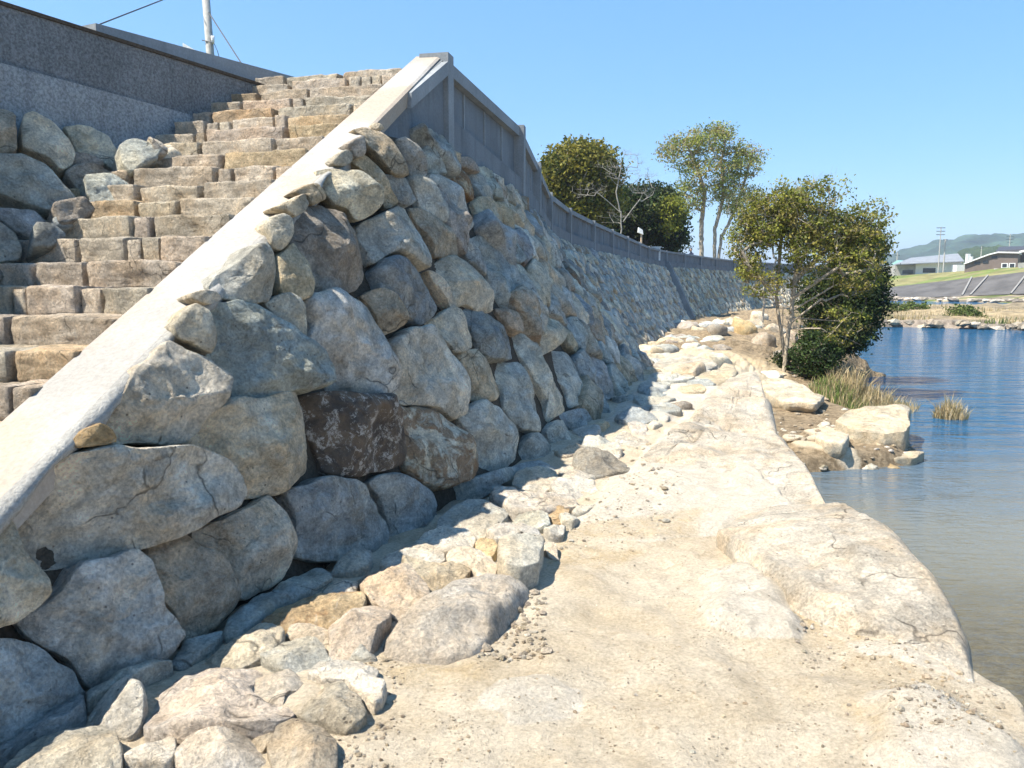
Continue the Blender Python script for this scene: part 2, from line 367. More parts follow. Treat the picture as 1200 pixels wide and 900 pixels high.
def pts_frame(W, n=None):
    W = np.array([tuple(p) for p in W]); O = W.mean(0)
    if n is None:
        u, s, vt = np.linalg.svd(W - O); n = vt[2]
        if n[0] - n[1] * .5 + n[2] < 0: n = -n
    ex, ey, n = frame(n); return np.stack([(W - O) @ ex, (W - O) @ ey], 1), O, ex, ey, n
GC = dict(g=(.58, .565, .49), b=(.47, .49, .46), c=(.71, .64, .50), t=(.63, .53, .38), p=(.67, .645, .57), d=(.37, .385, .375), n=(.53, .45, .34), w=(.74, .685, .565), o=(.52, .39, .22), k=(.38, .34, .29))
def jit(c, r, a=.06):
    f = 1 + r.normal(0, a); return np.clip(np.array(c) * f * (1 + r.normal(0, .011, 3)), .02, .8)

WALL = [  # (colour, rust, outline in the photograph)
('c', 0, [(313,263),(322,252),(336,249),(345,256),(346,270),(340,284),(330,293),(320,289)]),
('c', 0, [(322,243),(345,232),(358,226),(364,238),(357,248),(346,254),(336,247)]),
('t', .5, [(346,225),(360,216),(372,213),(382,224),(383,232),(376,236),(366,241),(361,228)]),
('c', 0, [(376,200),(390,197),(425,198),(448,220),(452,236),(440,250),(425,256),(416,252),(410,243),(395,238),(385,228)]),
('t', .2, [(415,190),(430,181),(440,190),(455,210),(470,235),(460,241),(452,242),(448,222),(428,200)]),
('c', 0, [(390,188),(400,178),(408,174),(416,183),(412,191),(402,195),(392,193)]),
('g', 0, [(405,170),(417,162),(428,158),(430,170),(428,182),(418,184),(410,174)]),
('t', .15, [(416,152),(432,149),(448,152),(462,165),(472,185),(480,203),(466,207),(455,198),(445,185),(432,172),(425,158)]),
('c', 0, [(435,147),(440,143),(447,145),(452,150),(445,153),(437,152)]),
('g', 0, [(464,164),(475,160),(490,170),(502,188),(503,203),(495,210),(482,205),(474,190)]),
('b', 0, [(455,201),(465,205),(478,206),(485,220),(492,234),(483,239),(472,236),(462,218)]),
('k', .1, [(346,260),(358,245),(374,240),(385,238),(392,243),(412,248),(420,262),(427,278),(438,300),(440,318),(432,336),(415,341),(395,343),(375,338),(368,325),(362,305),(352,287),(347,275)]),
('g', 0, [(424,262),(440,257),(450,250),(462,243),(475,238),(487,240),(493,252),(503,268),(510,290),(511,305),(504,314),(495,312),(480,302),(462,296),(452,300),(440,308),(436,292),(428,275)]),
('t', 0, [(333,300),(340,290),(347,283),(355,292),(364,305),(370,322),(373,335),(372,345),(358,350),(343,347),(332,338),(332,318)]),
('g', 0, [(254,335),(262,322),(285,305),(305,282),(313,283),(320,298),(328,320),(330,340),(322,350),(300,353),(268,348)]),
('n', .3, [(487,240),(498,243),(519,257),(533,265),(540,279),(545,298),(530,299),(515,297),(510,284),(498,263)]),
('g', 0, [(478,206),(490,206),(505,213),(515,225),(522,238),(528,250),(527,257),(515,257),(505,252),(492,242),(486,225)]),
('p', 0, [(503,210),(510,203),(520,203),(533,215),(548,230),(556,245),(563,258),(556,266),(545,267),(535,262),(529,250),(520,235),(508,220)]),
('g', 0, [(497,172),(508,168),(516,175),(524,190),(527,203),(515,201),(505,200),(500,188)]),
('t', 0, [(517,174),(527,174),(540,181),(541,190),(535,195),(525,193),(519,183)]),
('t', .9, [(526,196),(535,195),(548,202),(558,215),(561,228),(556,233),(548,230),(538,215),(529,205)]),
('n', .2, [(540,182),(550,183),(562,192),(567,200),(558,200),(547,196),(541,190)]),
('g', 0, [(552,202),(562,202),(572,210),(580,222),(585,235),(575,235),(565,228),(558,215)]),
('t', .2, [(554,237),(562,231),(573,232),(582,241),(592,250),(597,262),(597,275),(590,277),(578,275),(567,272),(562,258),(556,246)]),
('b', 0, [(537,266),(545,268),(553,277),(563,292),(573,310),(574,320),(562,316),(550,305),(543,290)]),
('b', 0, [(555,280),(565,277),(580,276),(592,283),(602,300),(610,320),(617,340),(617,357),(605,362),(590,360),(580,345),(572,318),(562,296)]),
('b', 0, [(592,279),(602,279),(612,290),(618,303),(610,309),(600,300)]),
('c', 0, [(607,309),(618,309),(628,320),(637,335),(642,352),(640,364),(628,363),(619,358),(613,335)]),
('c', 0, [(511,310),(522,300),(538,299),(552,305),(565,316),(575,330),(584,345),(586,358),(578,362),(565,360),(552,353),(540,357),(533,345),(523,328),(515,318)]),
('d', 0, [(443,318),(450,305),(463,296),(475,300),(492,312),(505,325),(515,342),(523,358),(518,368),(505,374),(495,378),(480,372),(470,360),(455,350),(445,340)]),
('c', .1, [(505,316),(512,318),(525,333),(537,352),(538,360),(530,358),(520,345),(510,330)]),
('n', .4, [(428,345),(440,338),(455,339),(468,345),(476,360),(477,375),(470,385),(457,391),(450,387),(445,370),(437,355)]),
('p', 0, [(356,352),(370,343),(395,339),(415,342),(430,352),(442,365),(450,385),(458,400),(463,420),(469,438),(469,455),(460,463),(440,458),(415,458),(395,457),(390,445),(383,425),(372,408),(362,400),(364,380),(358,365)]),
('g', .1, [(309,355),(325,348),(340,341),(350,348),(356,362),(361,380),(362,397),(355,399),(345,390),(340,380),(325,370)]),
('b', 0, [(249,362),(262,352),(285,350),(305,355),(325,372),(340,382),(352,395),(365,402),(378,412),(385,430),(389,452),(375,455),(358,458),(345,455),(330,462),(310,466),(285,462),(275,450),(262,430),(255,405),(250,380)]),
('c', .1, [(203,382),(215,365),(232,355),(247,365),(253,385),(254,400),(248,415),(238,410),(225,402),(210,397)]),
('w', 0, [(224,345),(240,338),(258,342),(262,350),(250,356),(240,356),(230,351)]),
('c', .2, [(210,398),(228,408),(247,420),(270,443),(267,470),(245,490),(240,503),(227,515),(200,519),(180,520),(142,518),(130,505),(125,490),(133,478),(150,460),(167,433),(187,413)]),
('o', .3, [(87,515),(100,503),(120,495),(133,503),(140,517),(125,521),(100,524),(90,525)]),
('c', .25, [(230,515),(243,488),(257,478),(270,467),(290,465),(310,466),(335,460),(352,459),(360,470),(363,490),(373,510),(379,535),(378,552),(360,562),(340,570),(325,577),(305,580),(288,573),(283,560),(270,540),(250,530)]),
('BROWN', 0, [(360,470),(380,460),(410,459),(440,459),(460,462),(468,480),(474,505),(480,525),(478,540),(460,547),(430,556),(405,558),(385,552),(380,535),(372,508),(363,490)]),
('w', .05, [(34,595),(36,570),(50,555),(62,540),(80,527),(100,524),(135,519),(165,521),(200,520),(228,519),(250,530),(270,545),(283,562),(287,578),(278,592),(250,607),(215,625),(180,640),(140,652),(100,659),(60,660),(45,648),(38,620)]),
('c', .3, [(-50,600),(-10,598),(8,601),(28,613),(35,640),(45,655),(58,675),(57,695),(45,710),(25,725),(0,738),(-50,745)]),
('p', .2, [(30,728),(60,712),(85,690),(100,670),(115,658),(145,650),(165,646),(177,658),(185,680),(190,710),(205,725),(219,742),(210,760),(190,778),(160,795),(135,808),(115,810),(95,795),(75,770),(50,748)]),
('b', 0, [(-70,752),(-20,748),(20,749),(45,752),(62,765),(68,780),(85,790),(95,808),(112,818),(100,835),(60,860),(30,885),(0,900),(-70,920)]),
('n', .1, [(172,655),(185,640),(205,630),(228,626),(242,640),(262,645),(270,660),(280,682),(287,698),(280,715),(262,735),(240,748),(225,757),(216,742),(205,722),(190,705),(187,680)]),
('c', .1, [(232,627),(250,615),(280,603),(305,590),(325,578),(335,592),(343,612),(349,635),(348,660),(340,675),(320,688),(297,699),(288,695),(278,675),(265,648),(245,637)]),
('b', 0, [(329,577),(350,568),(372,562),(395,558),(425,560),(440,572),(452,590),(463,612),(465,635),(450,645),(425,652),(395,659),(370,655),(352,650),(350,630),(343,605),(335,588)]),
('b', 0, [(434,567),(448,558),(465,554),(490,562),(515,574),(521,590),(518,600),(525,610),(508,625),(485,635),(468,640),(465,620),(455,595),(445,578)]),
('c', .85, [(463,480),(475,474),(500,474),(522,482),(535,497),(552,512),(565,530),(570,545),(562,557),(540,567),(520,572),(495,565),(478,548),(480,525),(472,505),(465,490)]),
('p', .1, [(538,490),(555,475),(570,470),(588,475),(602,490),(615,502),(619,515),(615,535),(600,548),(585,552),(570,548),(568,530),(555,512),(545,500)]),
('w', .1, [(460,403),(465,395),(485,385),(505,383),(525,400),(540,420),(553,440),(556,455),(552,480),(540,488),(533,485),(520,475),(500,472),(480,473),(466,468),(463,450),(468,430),(463,415)]),
('c', 0, [(500,378),(515,370),(530,360),(540,360),(552,372),(560,390),(561,403),(550,408),(535,413),(530,407),(520,395),(508,385)]),
('d', 0, [(542,360),(550,355),(565,358),(580,366),(595,378),(605,390),(613,405),(611,415),(595,420),(580,420),(570,410),(562,398),(555,380),(548,370)]),
('t', 0, [(536,417),(550,410),(560,408),(568,415),(578,425),(590,445),(594,458),(588,467),(572,470),(558,467),(555,445),(545,430)]),
('g', 0, [(580,425),(600,421),(612,422),(625,440),(640,462),(645,480),(644,497),(630,504),(620,500),(605,490),(596,475),(595,460),(590,440)]),
('w', .1, [(606,392),(617,390),(628,400),(640,418),(655,440),(667,462),(668,472),(660,483),(650,490),(645,485),(644,468),(632,448),(620,430),(613,410)]),
('c', .1, [(610,368),(620,362),(640,365),(655,375),(662,392),(658,402),(645,412),(638,415),(632,405),(622,392)]),
('n', .3, [(582,360),(595,360),(608,366),(618,385),(612,390),(603,385),(592,372)]),
('p', 0, [(643,418),(655,408),(668,410),(680,420),(690,440),(697,452),(692,465),(680,474),(668,477),(666,460),(655,438)]),
('t', 0, [(660,378),(668,385),(680,405),(678,413),(665,405),(661,393)]),
('g', .1, [(681,388),(695,387),(705,398),(713,415),(709,422),(700,418),(690,408)]),
('c', 0, [(702,385),(710,382),(722,398),(730,412),(725,420),(716,412)]),
('b', 0, [(683,420),(698,417),(715,430),(725,448),(722,465),(712,468),(700,455),(692,440)]),
('b', 0, [(657,485),(672,480),(690,478),(703,490),(705,503),(695,512),(685,518),(675,505),(665,495)]),
('b', 0, [(690,470),(700,458),(713,462),(720,475),(715,490),(705,495),(695,485)]),
('g', 0, [(640,505),(652,492),(665,492),(675,505),(682,522),(675,532),(660,535),(648,520)]),
('b', 0, [(612,525),(622,508),(636,505),(650,520),(660,538),(650,548),(630,550),(614,542)]),
('b', 0, [(520,584),(530,572),(550,562),(575,553),(600,546),(614,545),(605,560),(590,567),(575,577),(560,587),(540,597),(526,599)]),
('t', .1, [(575,236),(588,238),(598,248),(605,262),(600,274),(594,262),(585,248)]),
]
def hit_wall(u, v):
    d = ray(u, v).normalized(); h = BV.ray_cast(Vector((0, 0, EYE)), d)
    return h[0]
def poly_center(P):
    P = np.array(P, float); Q = np.roll(P, -1, 0); cr = P[:, 0] * Q[:, 1] - Q[:, 0] * P[:, 1]; a = cr.sum() / 2
    return ((P + Q) * cr[:, None]).sum(0) / (6 * a), abs(a)
def inside(pt, P):
    c = False; x, y = pt; n = len(P)
    for i in range(n):
        a, b = P[i], P[(i + 1) % n]
        if (a[1] > y) != (b[1] > y) and x < (b[0] - a[0]) * (y - a[1]) / (b[1] - a[1]) + a[0]: c = not c
    return c
def plane_poly(poly, O, n):
    o = np.array([0, 0, EYE]); W = []
    for u, v in poly:
        d = np.array(tuple(ray(u, v))); t = (O - o) @ n / (d @ n); W.append(o + d * t)
    return pts_frame(W, n)
def wall_st(p):   # world point -> nearest (s, t)
    best = None
    for s in np.arange(max(0, p[1] - 4), min(SS[-1], p[1] + 18), .1):
        f = surf(s, 0); q = surf(s, 1); d = q - f; t = np.clip(np.dot(p - f, d) / d.dot(d), -.3, 1.3); e = np.linalg.norm(f + d * t - p)
        if best is None or e < best[0]: best = (e, s, t)
    return best[1:]

river_wall = empty('stone_wall', (0, 6, 1.7)); tag(river_wall, 'long curving wall of big rough boulders rising from the sunlit ledge to the concrete parapet', 'stone wall')
far_wall = empty('stone_wall', (15, 60, .8)); tag(far_wall, 'far section of boulder wall beyond the sloping concrete beam, half hidden by the tree', 'stone wall')
stones = []    # (pixel area, V, F, colour, material, wallflag)
seeds = []     # traced centres in (s, height) space
for i, (cc, rust, poly) in enumerate(WALL):
    W = [hit_wall(u, v) for u, v in poly]
    if any(x is None for x in W): print('miss', i, poly[0]); continue
    P2, O, ex, ey, n = pts_frame(W, None)
    s, t = wall_st(O); n0 = surf_n(s, t); P2, O, ex, ey, n = pts_frame(W, n0)
    A = abs(sum(P2[k][0] * P2[k - 1][1] - P2[k - 1][0] * P2[k][1] for k in range(len(P2)))) / 2
    tc = np.array((0, 0, EYE)) - O; tc /= np.linalg.norm(tc); edge_ = i < 10 or i in (35, 36, 38); nn_ = n0 + tc * (1.6 if edge_ else .45 if A < .25 else .25); nn_ /= np.linalg.norm(nn_)
    P2, O, ex, ey, n = plane_poly(poly, O, nn_); A = poly_center(P2)[1]
    H = float(np.clip(.31 * math.sqrt(A), .03, .21)); dist = O[1]
    V, F = boulder_mesh(P2, O - n * H * .5, ex, ey, n, H, .28, det=float(np.clip(8 / dist, .5, 2.4)), facets=6, seed=i + 5, lift=.0, flat=.33, shrink=1.035)
    r = np.random.default_rng(i); col = jit(GC['d'] if cc == 'BROWN' else GC[cc], r, .04)
    stones.append((poly_center(poly)[1], V, F, tuple(col) + (1 - rust,), M_brown if cc == 'BROWN' else M_stone, 0))
    seeds.append((s, t * 3.3))
# the rest of the wall: irregular cells in (distance along, height) space
def vor_cells(pts, neigh, rad):
    out = []
    for i, p in enumerate(pts):
        P = np.array([(-rad, -rad), (rad, -rad), (rad, rad), (-rad, rad)], float) + p
        for j in neigh[i]:
            q = pts[j]; m = (p + q) / 2; n = q - p; d = (P - m) @ n; Q = []
            for k in range(len(P)):
                a, b = P[k], P[(k + 1) % len(P)]; da, db = d[k], d[(k + 1) % len(P)]
                if da <= 0: Q.append(a)
                if (da < 0 < db) or (db < 0 < da): Q.append(a + (b - a) * da / (da - db))
            P = np.array(Q)
            if len(P) < 3: break
        out.append(P)
    return out
cells = [np.array(s) for s in seeds]; ntr = len(cells)
s = 5.0; r = np.random.default_rng(21)
def wall_len(s): return np.linalg.norm(surf(s, 1) - surf(s, 0))
traced_px = [np.array(p, float) for _, _, p in WALL]
s = 7.0; colm = 0
while s < SS[-1] - .3:
    sz = np.interp(s, [7, 14, 25, 50, 90], [.52, .5, .48, .5, .6]); L = wall_len(s); nrow = int(L / (sz * .92))
    for k in range(nrow + 1):
        ss = s + r.uniform(-.22, .22) * sz + (sz * .5 if k % 2 else 0); t = (k + .35 + r.uniform(-.2, .2)) / (nrow + .6) * L
        if t > L - .12: t = L - .14
        if ss > SS[-1] - .2: continue
        p = surf(ss, t / L); u, v = pix(p); bz = band(p[1])[2]
        if p[1] < 8.8 and p[2] > bz - .15: continue
        tL = t / L * 3.3
        if any(abs(q[0] - ss) < 1.6 and (q[0] - ss) ** 2 + (q[1] - tL) ** 2 < (.30) ** 2 for q in cells[:ntr]): continue
        if any(inside((u, v), P) for P in traced_px): continue
        if u < 470: continue
        cells.append(np.array((ss, tL)))
    s += sz
C = np.array(cells); D = ((C[:, None] - C[None]) ** 2).sum(2)
neigh = [[j for j in np.argsort(D[i])[1:18]] for i in range(len(C))]
P = vor_cells(C, neigh, .62); palette = ['g', 'b', 'g', 'c', 't', 'b', 'p', 'k', 'd', 'c', 'n']
for i in range(ntr, len(C)):
    poly = P[i]
    if len(poly) < 3: continue
    W = [surf(q[0], float(np.clip(q[1] / 3.3, -.06, 1.0))) for q in poly]; O = np.mean(W, 0)
    st = C[i]; n0 = surf_n(st[0], min(1, st[1] / 3.3)); P2, O, ex, ey, n = pts_frame(W, n0)
    tilt = r.normal(0, .06, 3); n = n + tilt; ex, ey, n = frame(n)
    Wa = np.array(W) - O; P2 = np.stack([Wa @ ex, Wa @ ey], 1)
    A = abs(sum(P2[k][0] * P2[k - 1][1] - P2[k - 1][0] * P2[k][1] for k in range(len(P2)))) / 2
    if A < .012: continue
    d = max(O[1], 4); H = float(np.clip(.28 * math.sqrt(A), .03, .16)) * r.uniform(.7, 1.2)
    V, F = boulder_mesh(P2, O + n * r.uniform(-.03, .03), ex, ey, n, H, .25, det=float(np.clip(8 / d, .28, 1.2)), seed=1000 + i, shrink=r.uniform(.94, .985), flat=.38, facets=5, rough=1.15)
    px = [pix(q) for q in W]; a = poly_center(px)[1]
    col = jit(GC[palette[r.integers(len(palette))]], r, .1)
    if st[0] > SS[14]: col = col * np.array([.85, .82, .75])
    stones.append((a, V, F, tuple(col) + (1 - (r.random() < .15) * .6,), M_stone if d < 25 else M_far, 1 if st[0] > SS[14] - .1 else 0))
print('wall stones', len(stones))
for flag, parent in ((0, river_wall), (1, far_wall)):
    L = sorted([q for q in stones if q[5] == flag], key=lambda q: -q[0])
    for k, (a, V, F, col, mat, _) in enumerate(L[:100]):
        o = mesh_obj('boulder', V, F, mat, parent, np.array(col))
        if mat is M_brown: o['label'] = 'dark brown boulder with white veins'
        elif col[3] < .16: o['label'] = 'boulder with orange rust stain'
    mb = MB()
    for a, V, F, col, mat, _ in L[100:]: mb.add(V, F, col)
    if mb.n: o = mb.build('boulders', M_far if flag else M_stone, parent, True); o['kind'] = 'stuff'
# backing of the wall, behind the stones
def backing(s0, s1, parent):
    V = []; F = []; ss = np.linspace(s0, s1, int((s1 - s0) / .4) + 2)
    for s in ss:
        for t in (-.25, 0, .5, 1.0):
            p = surf(s, t); n = surf_n(s, .5)
            q = surf(s, t) - n * .13
            if q[1] < 8.8: q[2] = min(q[2], max(band(q[1])[2] - .12, 1.2))
            V.append(q)
    for i in range(len(ss) - 1):
        for j in range(3): F.append((i * 4 + j, (i + 1) * 4 + j, (i + 1) * 4 + j + 1, i * 4 + j + 1))
    mesh_obj('mortar_backing', V, F, M_joint, parent)
backing(0, SS[14], river_wall); backing(SS[14], SS[-1], far_wall)

# ------------------------------------------------------------------ terrain
FX = lambda y: np.interp(y, FT[:, 1], FT[:, 0]); LZ = lambda y: np.interp(y, [14, 17, 21, 25, 35, 50, 90], [1.7, 1.58, 1.35, 1.2, 1.05, .8, .8])
CX = lambda y: np.interp(y, [-8, 1, 2.5, 3.2, 3.5, 4.4, 5.4, 6.5, 9.4, 12.7, 17.2, 20, 24, 30, 40, 50, 60, 80, 95], [1.75, 1.95, 1.98, 1.9, 1.8, 1.85, 1.85, 1.95, 2.55, 3.3, 4.1, 5.0, 6.6, 9.0, 12.5, 15.5, 18, 26, 34])
WX = lambda y: np.interp(y, [-8, 5.5, 7.0, 7.9, 8.4, 12.0, 13.7, 14.3, 15.2, 16.8, 18.4, 20, 22, 25, 30, 40, 50, 60, 80, 95], [60, 30, 12, 5.6, 2.6, 3.2, 5.4, 7.5, 8.1, 8.8, 9.0, 8.7, 9.6, 11, 12.3, 15.0, 17.5, 21, 30, 38])
def poly_dist(X, Y, P):
    P = np.array(P); d = np.full(X.shape, 1e9); ins = np.zeros(X.shape, bool)
    for i in range(len(P)):
        a, b = P[i], P[(i + 1) % len(P)]; e = b - a; t = np.clip(((X - a[0]) * e[0] + (Y - a[1]) * e[1]) / (e @ e), 0, 1)
        d = np.minimum(d, np.hypot(X - a[0] - t * e[0], Y - a[1] - t * e[1]))
        if b[1] != a[1]: ins ^= ((a[1] > Y) != (b[1] > Y)) & (X < e[0] * (Y - a[1]) / (b[1] - a[1]) + a[0])
    return np.where(ins, d, -d)
def wpoly(px, z): return [tuple(atz(u, v, z))[:2] for u, v in px]
LOBES = [  # outline, z it was seen at, rise, edge width
 (wpoly([(845,618),(885,594),(930,585),(985,590),(1060,640),(1112,700),(1145,750),(1152,800),(1100,775),(1040,757),(985,735),(930,700),(880,662)], 1.8), .04, .22),
 (wpoly([(640,622),(700,572),(745,532),(800,480),(850,440),(890,438),(915,490),(955,560),(972,590),(900,602),(860,612),(750,622)], 1.75), .03, .16),
 (wpoly([(1005,822),(1060,806),(1110,820),(1160,860),(1230,900),(1250,980),(1050,950),(1010,880)], 1.7), .07, .14),
 (wpoly([(815,668),(870,660),(915,690),(955,728),(940,748),(880,748),(830,735)], 1.7), .07, .12),
 (wpoly([(560,835),(590,800),(640,792),(690,808),(692,830),(650,852),(600,858)], 1.7), .02, .1),
 (wpoly([(700,500),(760,440),(850,425),(880,432),(840,470),(780,500)], 1.7), .05, .2)]
STAINS = [wpoly(p, 1.7) for p in ([(895,680),(940,690),(1000,740),(990,750),(930,720)], [(850,625),(880,625),(905,655),(880,660)], [(445,770),(540,775),(600,770),(560,800),(480,800),(420,790)], [(1000,840),(1040,850),(1060,900),(1010,890)], [(820,600),(640,620),(640,634),(820,625)], [(640,640),(760,640),(700,665),(640,660)], [(960,700),(1040,740),(1080,760),(1000,752)])]
def terrain(X, Y):
    wob = fbm(P3(X * .9, Y * .9), 4) * .10 + fbm(P3(X * 4, Y * 4, 3), 3) * .035
    cx = CX(Y) + wob * np.interp(Y, [0, 12, 30], [1, 1.6, 5]); wx = WX(Y) + fbm(P3(X * .6, Y * .6, 9), 4) * np.interp(Y, [0, 14, 19, 30], [.3, .22, .3, 1.5])
    led = LZ(Y) + fbm(P3(X * .8, Y * .8, 5), 4) * .05 + fbm(P3(X * 5, Y * 5, 2), 4) * .012 + np.maximum(0, ridged(P3(X * 2.5, Y * 2.5, 7), 3)) * .012
    led = led + np.interp(Y, [16, 22], [0, 1]) * fbm(P3(X * .7, Y * .7, 31), 4) * .22
    rock = np.zeros_like(X)
    for P, h, wdt in LOBES:
        d = poly_dist(X, Y, P) + fbm(P3(X * 4, Y * 4, 12), 3) * .05; k = sstep(d, -.02, wdt); led = led + h * k * (1 + .25 * sstep(d, wdt, wdt * 4)); rock = np.maximum(rock, sstep(d, -.05, wdt * .6))
    stain = np.zeros_like(X)
    for P in STAINS: stain = np.maximum(stain, sstep(poly_dist(X, Y, P) + fbm(P3(X * 5, Y * 5, 22), 3) * .04, -.06, .06))
    # shore below the ledge
    dsh = wx - X
    sh = np.interp(Y, [-8, 7, 10, 13, 16, 20, 26, 40, 95], [-.07, -.07, -.08, .22, .28, .42, .85, .9, .8])
    z_sh = sh * sstep(dsh, -.05, np.interp(Y, [5, 10, 30], [.6, .7, 1.5])) + fbm(P3(X * 1.3, Y * 1.3, 8), 5) * .05 * sstep(dsh, -.3, .5) * (sh > 0)
    z_sh = np.where(dsh < 0, -np.minimum(.10 + (-dsh) * .16, 1.6) + fbm(P3(X, Y, 4), 4) * .03, z_sh)
    z_sh = np.where((dsh < .25) & (dsh >= 0), np.minimum(z_sh, z_sh * dsh / .25 + .0) - .10 * (1 - dsh / .25), z_sh)
    cw = np.interp(Y, [0, 6, 12, 17, 25, 40], [.35, .5, .75, 1.0, 2.5, 3.0])
    k = sstep(X - cx, 0, cw) if True else 0
    kk = k ** .8
    z = led * (1 - kk) + np.minimum(z_sh, led) * kk
    face = 4 * k * (1 - k)
    strata = (np.floor(z * 7 + fbm(P3(X * 2, Y * 2, 6), 2) * .8) / 7 - z) * .5 * (face > .05) * np.minimum(1, face * 2)
    z = z + face * (ridged(P3(X * 3, Y * 3, z * 2), 4) * .05) + strata * .5
    rock = np.maximum(rock * (1 - k), face * .8)
    shore = sstep(X - cx, cw * .6, cw * 1.1)
    rk2 = sstep(fbm(P3(X * .7, Y * .7, 77), 3), .15, .45); z = z + shore * rk2 * .12 * (dsh > .2) * (Y > 8)
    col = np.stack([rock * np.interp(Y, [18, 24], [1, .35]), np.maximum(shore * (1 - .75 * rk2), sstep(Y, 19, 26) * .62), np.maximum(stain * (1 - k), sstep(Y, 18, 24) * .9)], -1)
    return z, col
ys = np.concatenate([np.linspace(-8, 1.2, 22)[:-1], 1.2 * (95 / 1.2) ** np.linspace(0, 1, 520)])
nx = 300; rows = []; cols = []
lin = np.linspace(0, 1, nx)
for y in ys:
    a = FX(y) - .7 if y > 2 else -4.0; c0 = CX(y); b = c0 + np.interp(y, [0, 6, 12, 30], [.8, 1.0, 1.4, 3]); e = max(WX(y) + 6, b + 8) if y < 9 else WX(y) + 10
    e = min(e, 22 + y * .4)
    x = np.concatenate([a + (b - a) * np.linspace(0, 1, 200)[:-1], b + (e - b) * np.linspace(0, 1, nx - 199) ** 1.3]); rows.append(x)
X = np.array(rows); Y = np.repeat(ys[:, None], nx, 1); Z, CC = terrain(X, Y)
V = np.stack([X, Y, Z], -1).reshape(-1, 3); idx = np.arange(len(ys) * nx).reshape(len(ys), nx)
F = np.stack([idx[:-1, :-1], idx[:-1, 1:], idx[1:, 1:], idx[1:, :-1]], -1).reshape(-1, 4).tolist()
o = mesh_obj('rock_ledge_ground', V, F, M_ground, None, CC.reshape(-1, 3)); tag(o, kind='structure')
def gz(x, y): return float(terrain(np.array([[float(x)]]), np.array([[float(y)]]))[0][0, 0])
# river bed to the horizon, and the water
M_bed = simple('river_bed', (.20, .17, .12), .95, 0, 1.5, .3)
o = MB().add([(-4000, -2000, -1.9), (6000, -2000, -1.9), (6000, 8000, -1.9), (-4000, 8000, -1.9)], [(0, 1, 2, 3)]).build('ground', M_bed); tag(o, kind='structure')
o = MB().add([(-60, -300, 0), (2500, -300, 0), (2500, 165, 0), (160, 205, 0), (0, 225, 0), (-60, 200, 0)], [(0, 1, 2, 3, 4, 5)]).build('river', M_water); tag(o, kind='structure')
# levee crest behind the parapets
M_crest = simple('crest_grass', (.12, .13, .05), .95, 0, 2, .4)
cp = [(-5.3, -6), (-4.6, 3.5), (-4.5, 5.6), (-4.6, 6.9), (-2.75, 9.1), (-1.0, 9.35)] + [(float(q[0]) - .25, float(q[1])) for q in TP[5:]] + [(60, 150), (60, 400)]
V = []; F = []
for i, (x, y) in enumerate(cp):
    z = 5.2 if y < 9.4 else (5.0 if y < 13 else 4.7)
    V += [(x, y, z), (x - 14, y + 3 + i * .3, z - .02), (x - 300, y + 40, z - .5)]
for i in range(len(cp) - 1):
    for j in range(2): F.append((i * 3 + j, i * 3 + j + 1, (i + 1) * 3 + j + 1, (i + 1) * 3 + j)[::-1])
o = mesh_obj('levee_crest', V, F, M_crest, None, None, False); tag(o, kind='structure')

# ------------------------------------------------------------------ coping band beside the stair
cop = empty('stair_coping', tuple(BR0)); tag(cop, 'smooth pale sunlit concrete band running up beside the stone stair', 'coping')
dirb = BR1 - BR0; a0 = BR0 - dirb * .35
def wl(y): return np.interp(y, [1, 2.8, 8.8], [.40, .38, .28])
Vt = []; nseg = 40
for i in range(nseg + 1):
    p = a0 + (BR1 - a0) * i / nseg; acr = np.array([-.955, .295, 0]); wd = wl(p[1]); rn = fbm(np.array([p * 3]), 3)[0] * .006
    q = p + acr * wd; q[2] += .02
    Vt += [p + np.array([0, 0, -.16]), p + np.array([.012 + rn, 0, -.012]), p + np.array([-.012, 0, rn * .4]), q + np.array([.012, 0, rn * .4]), q + np.array([0, 0, -.012]), q + np.array([0, 0, -.30])]
Fq = [(i * 6 + j, i * 6 + j + 1, (i + 1) * 6 + j + 1, (i + 1) * 6 + j)[::-1] for i in range(nseg) for j in range(5)] + [tuple(range(nseg * 6, nseg * 6 + 6)), tuple(range(6))[::-1]]
mesh_obj('band', Vt, Fq, M_conc, cop, None, False)
# mortar fillet between band and boulders
V = []; F = []; ns = 150
for i in range(ns + 1):
    p = a0 + (BR1 - a0) * (.10 + .60 * i / ns); s_, t_ = wall_st(p) if i % 6 == 0 else (s_ + .0, t_)
    n = surf_n(s_, .7); dn = surf(s_, 0) - surf(s_, 1); dn /= np.linalg.norm(dn)
    wd = .10 + .09 * (fbm(np.array([p * 2.3]), 3)[0]) + .05
    for k, (a, h) in enumerate(((-.03, -.05), (.0, .0), (.35, .02), (.7, .0), (1, -.09))):
        q = p + dn * wd * a + n * (h + .03 + fbm(np.array([p * 9 + k]), 2)[0] * .012); V.append(q)
for i in range(ns):
    for j in range(4): F.append((i * 5 + j, i * 5 + j + 1, (i + 1) * 5 + j + 1, (i + 1) * 5 + j))
mesh_obj('mortar_fillet', V, F, M_mortar, cop)

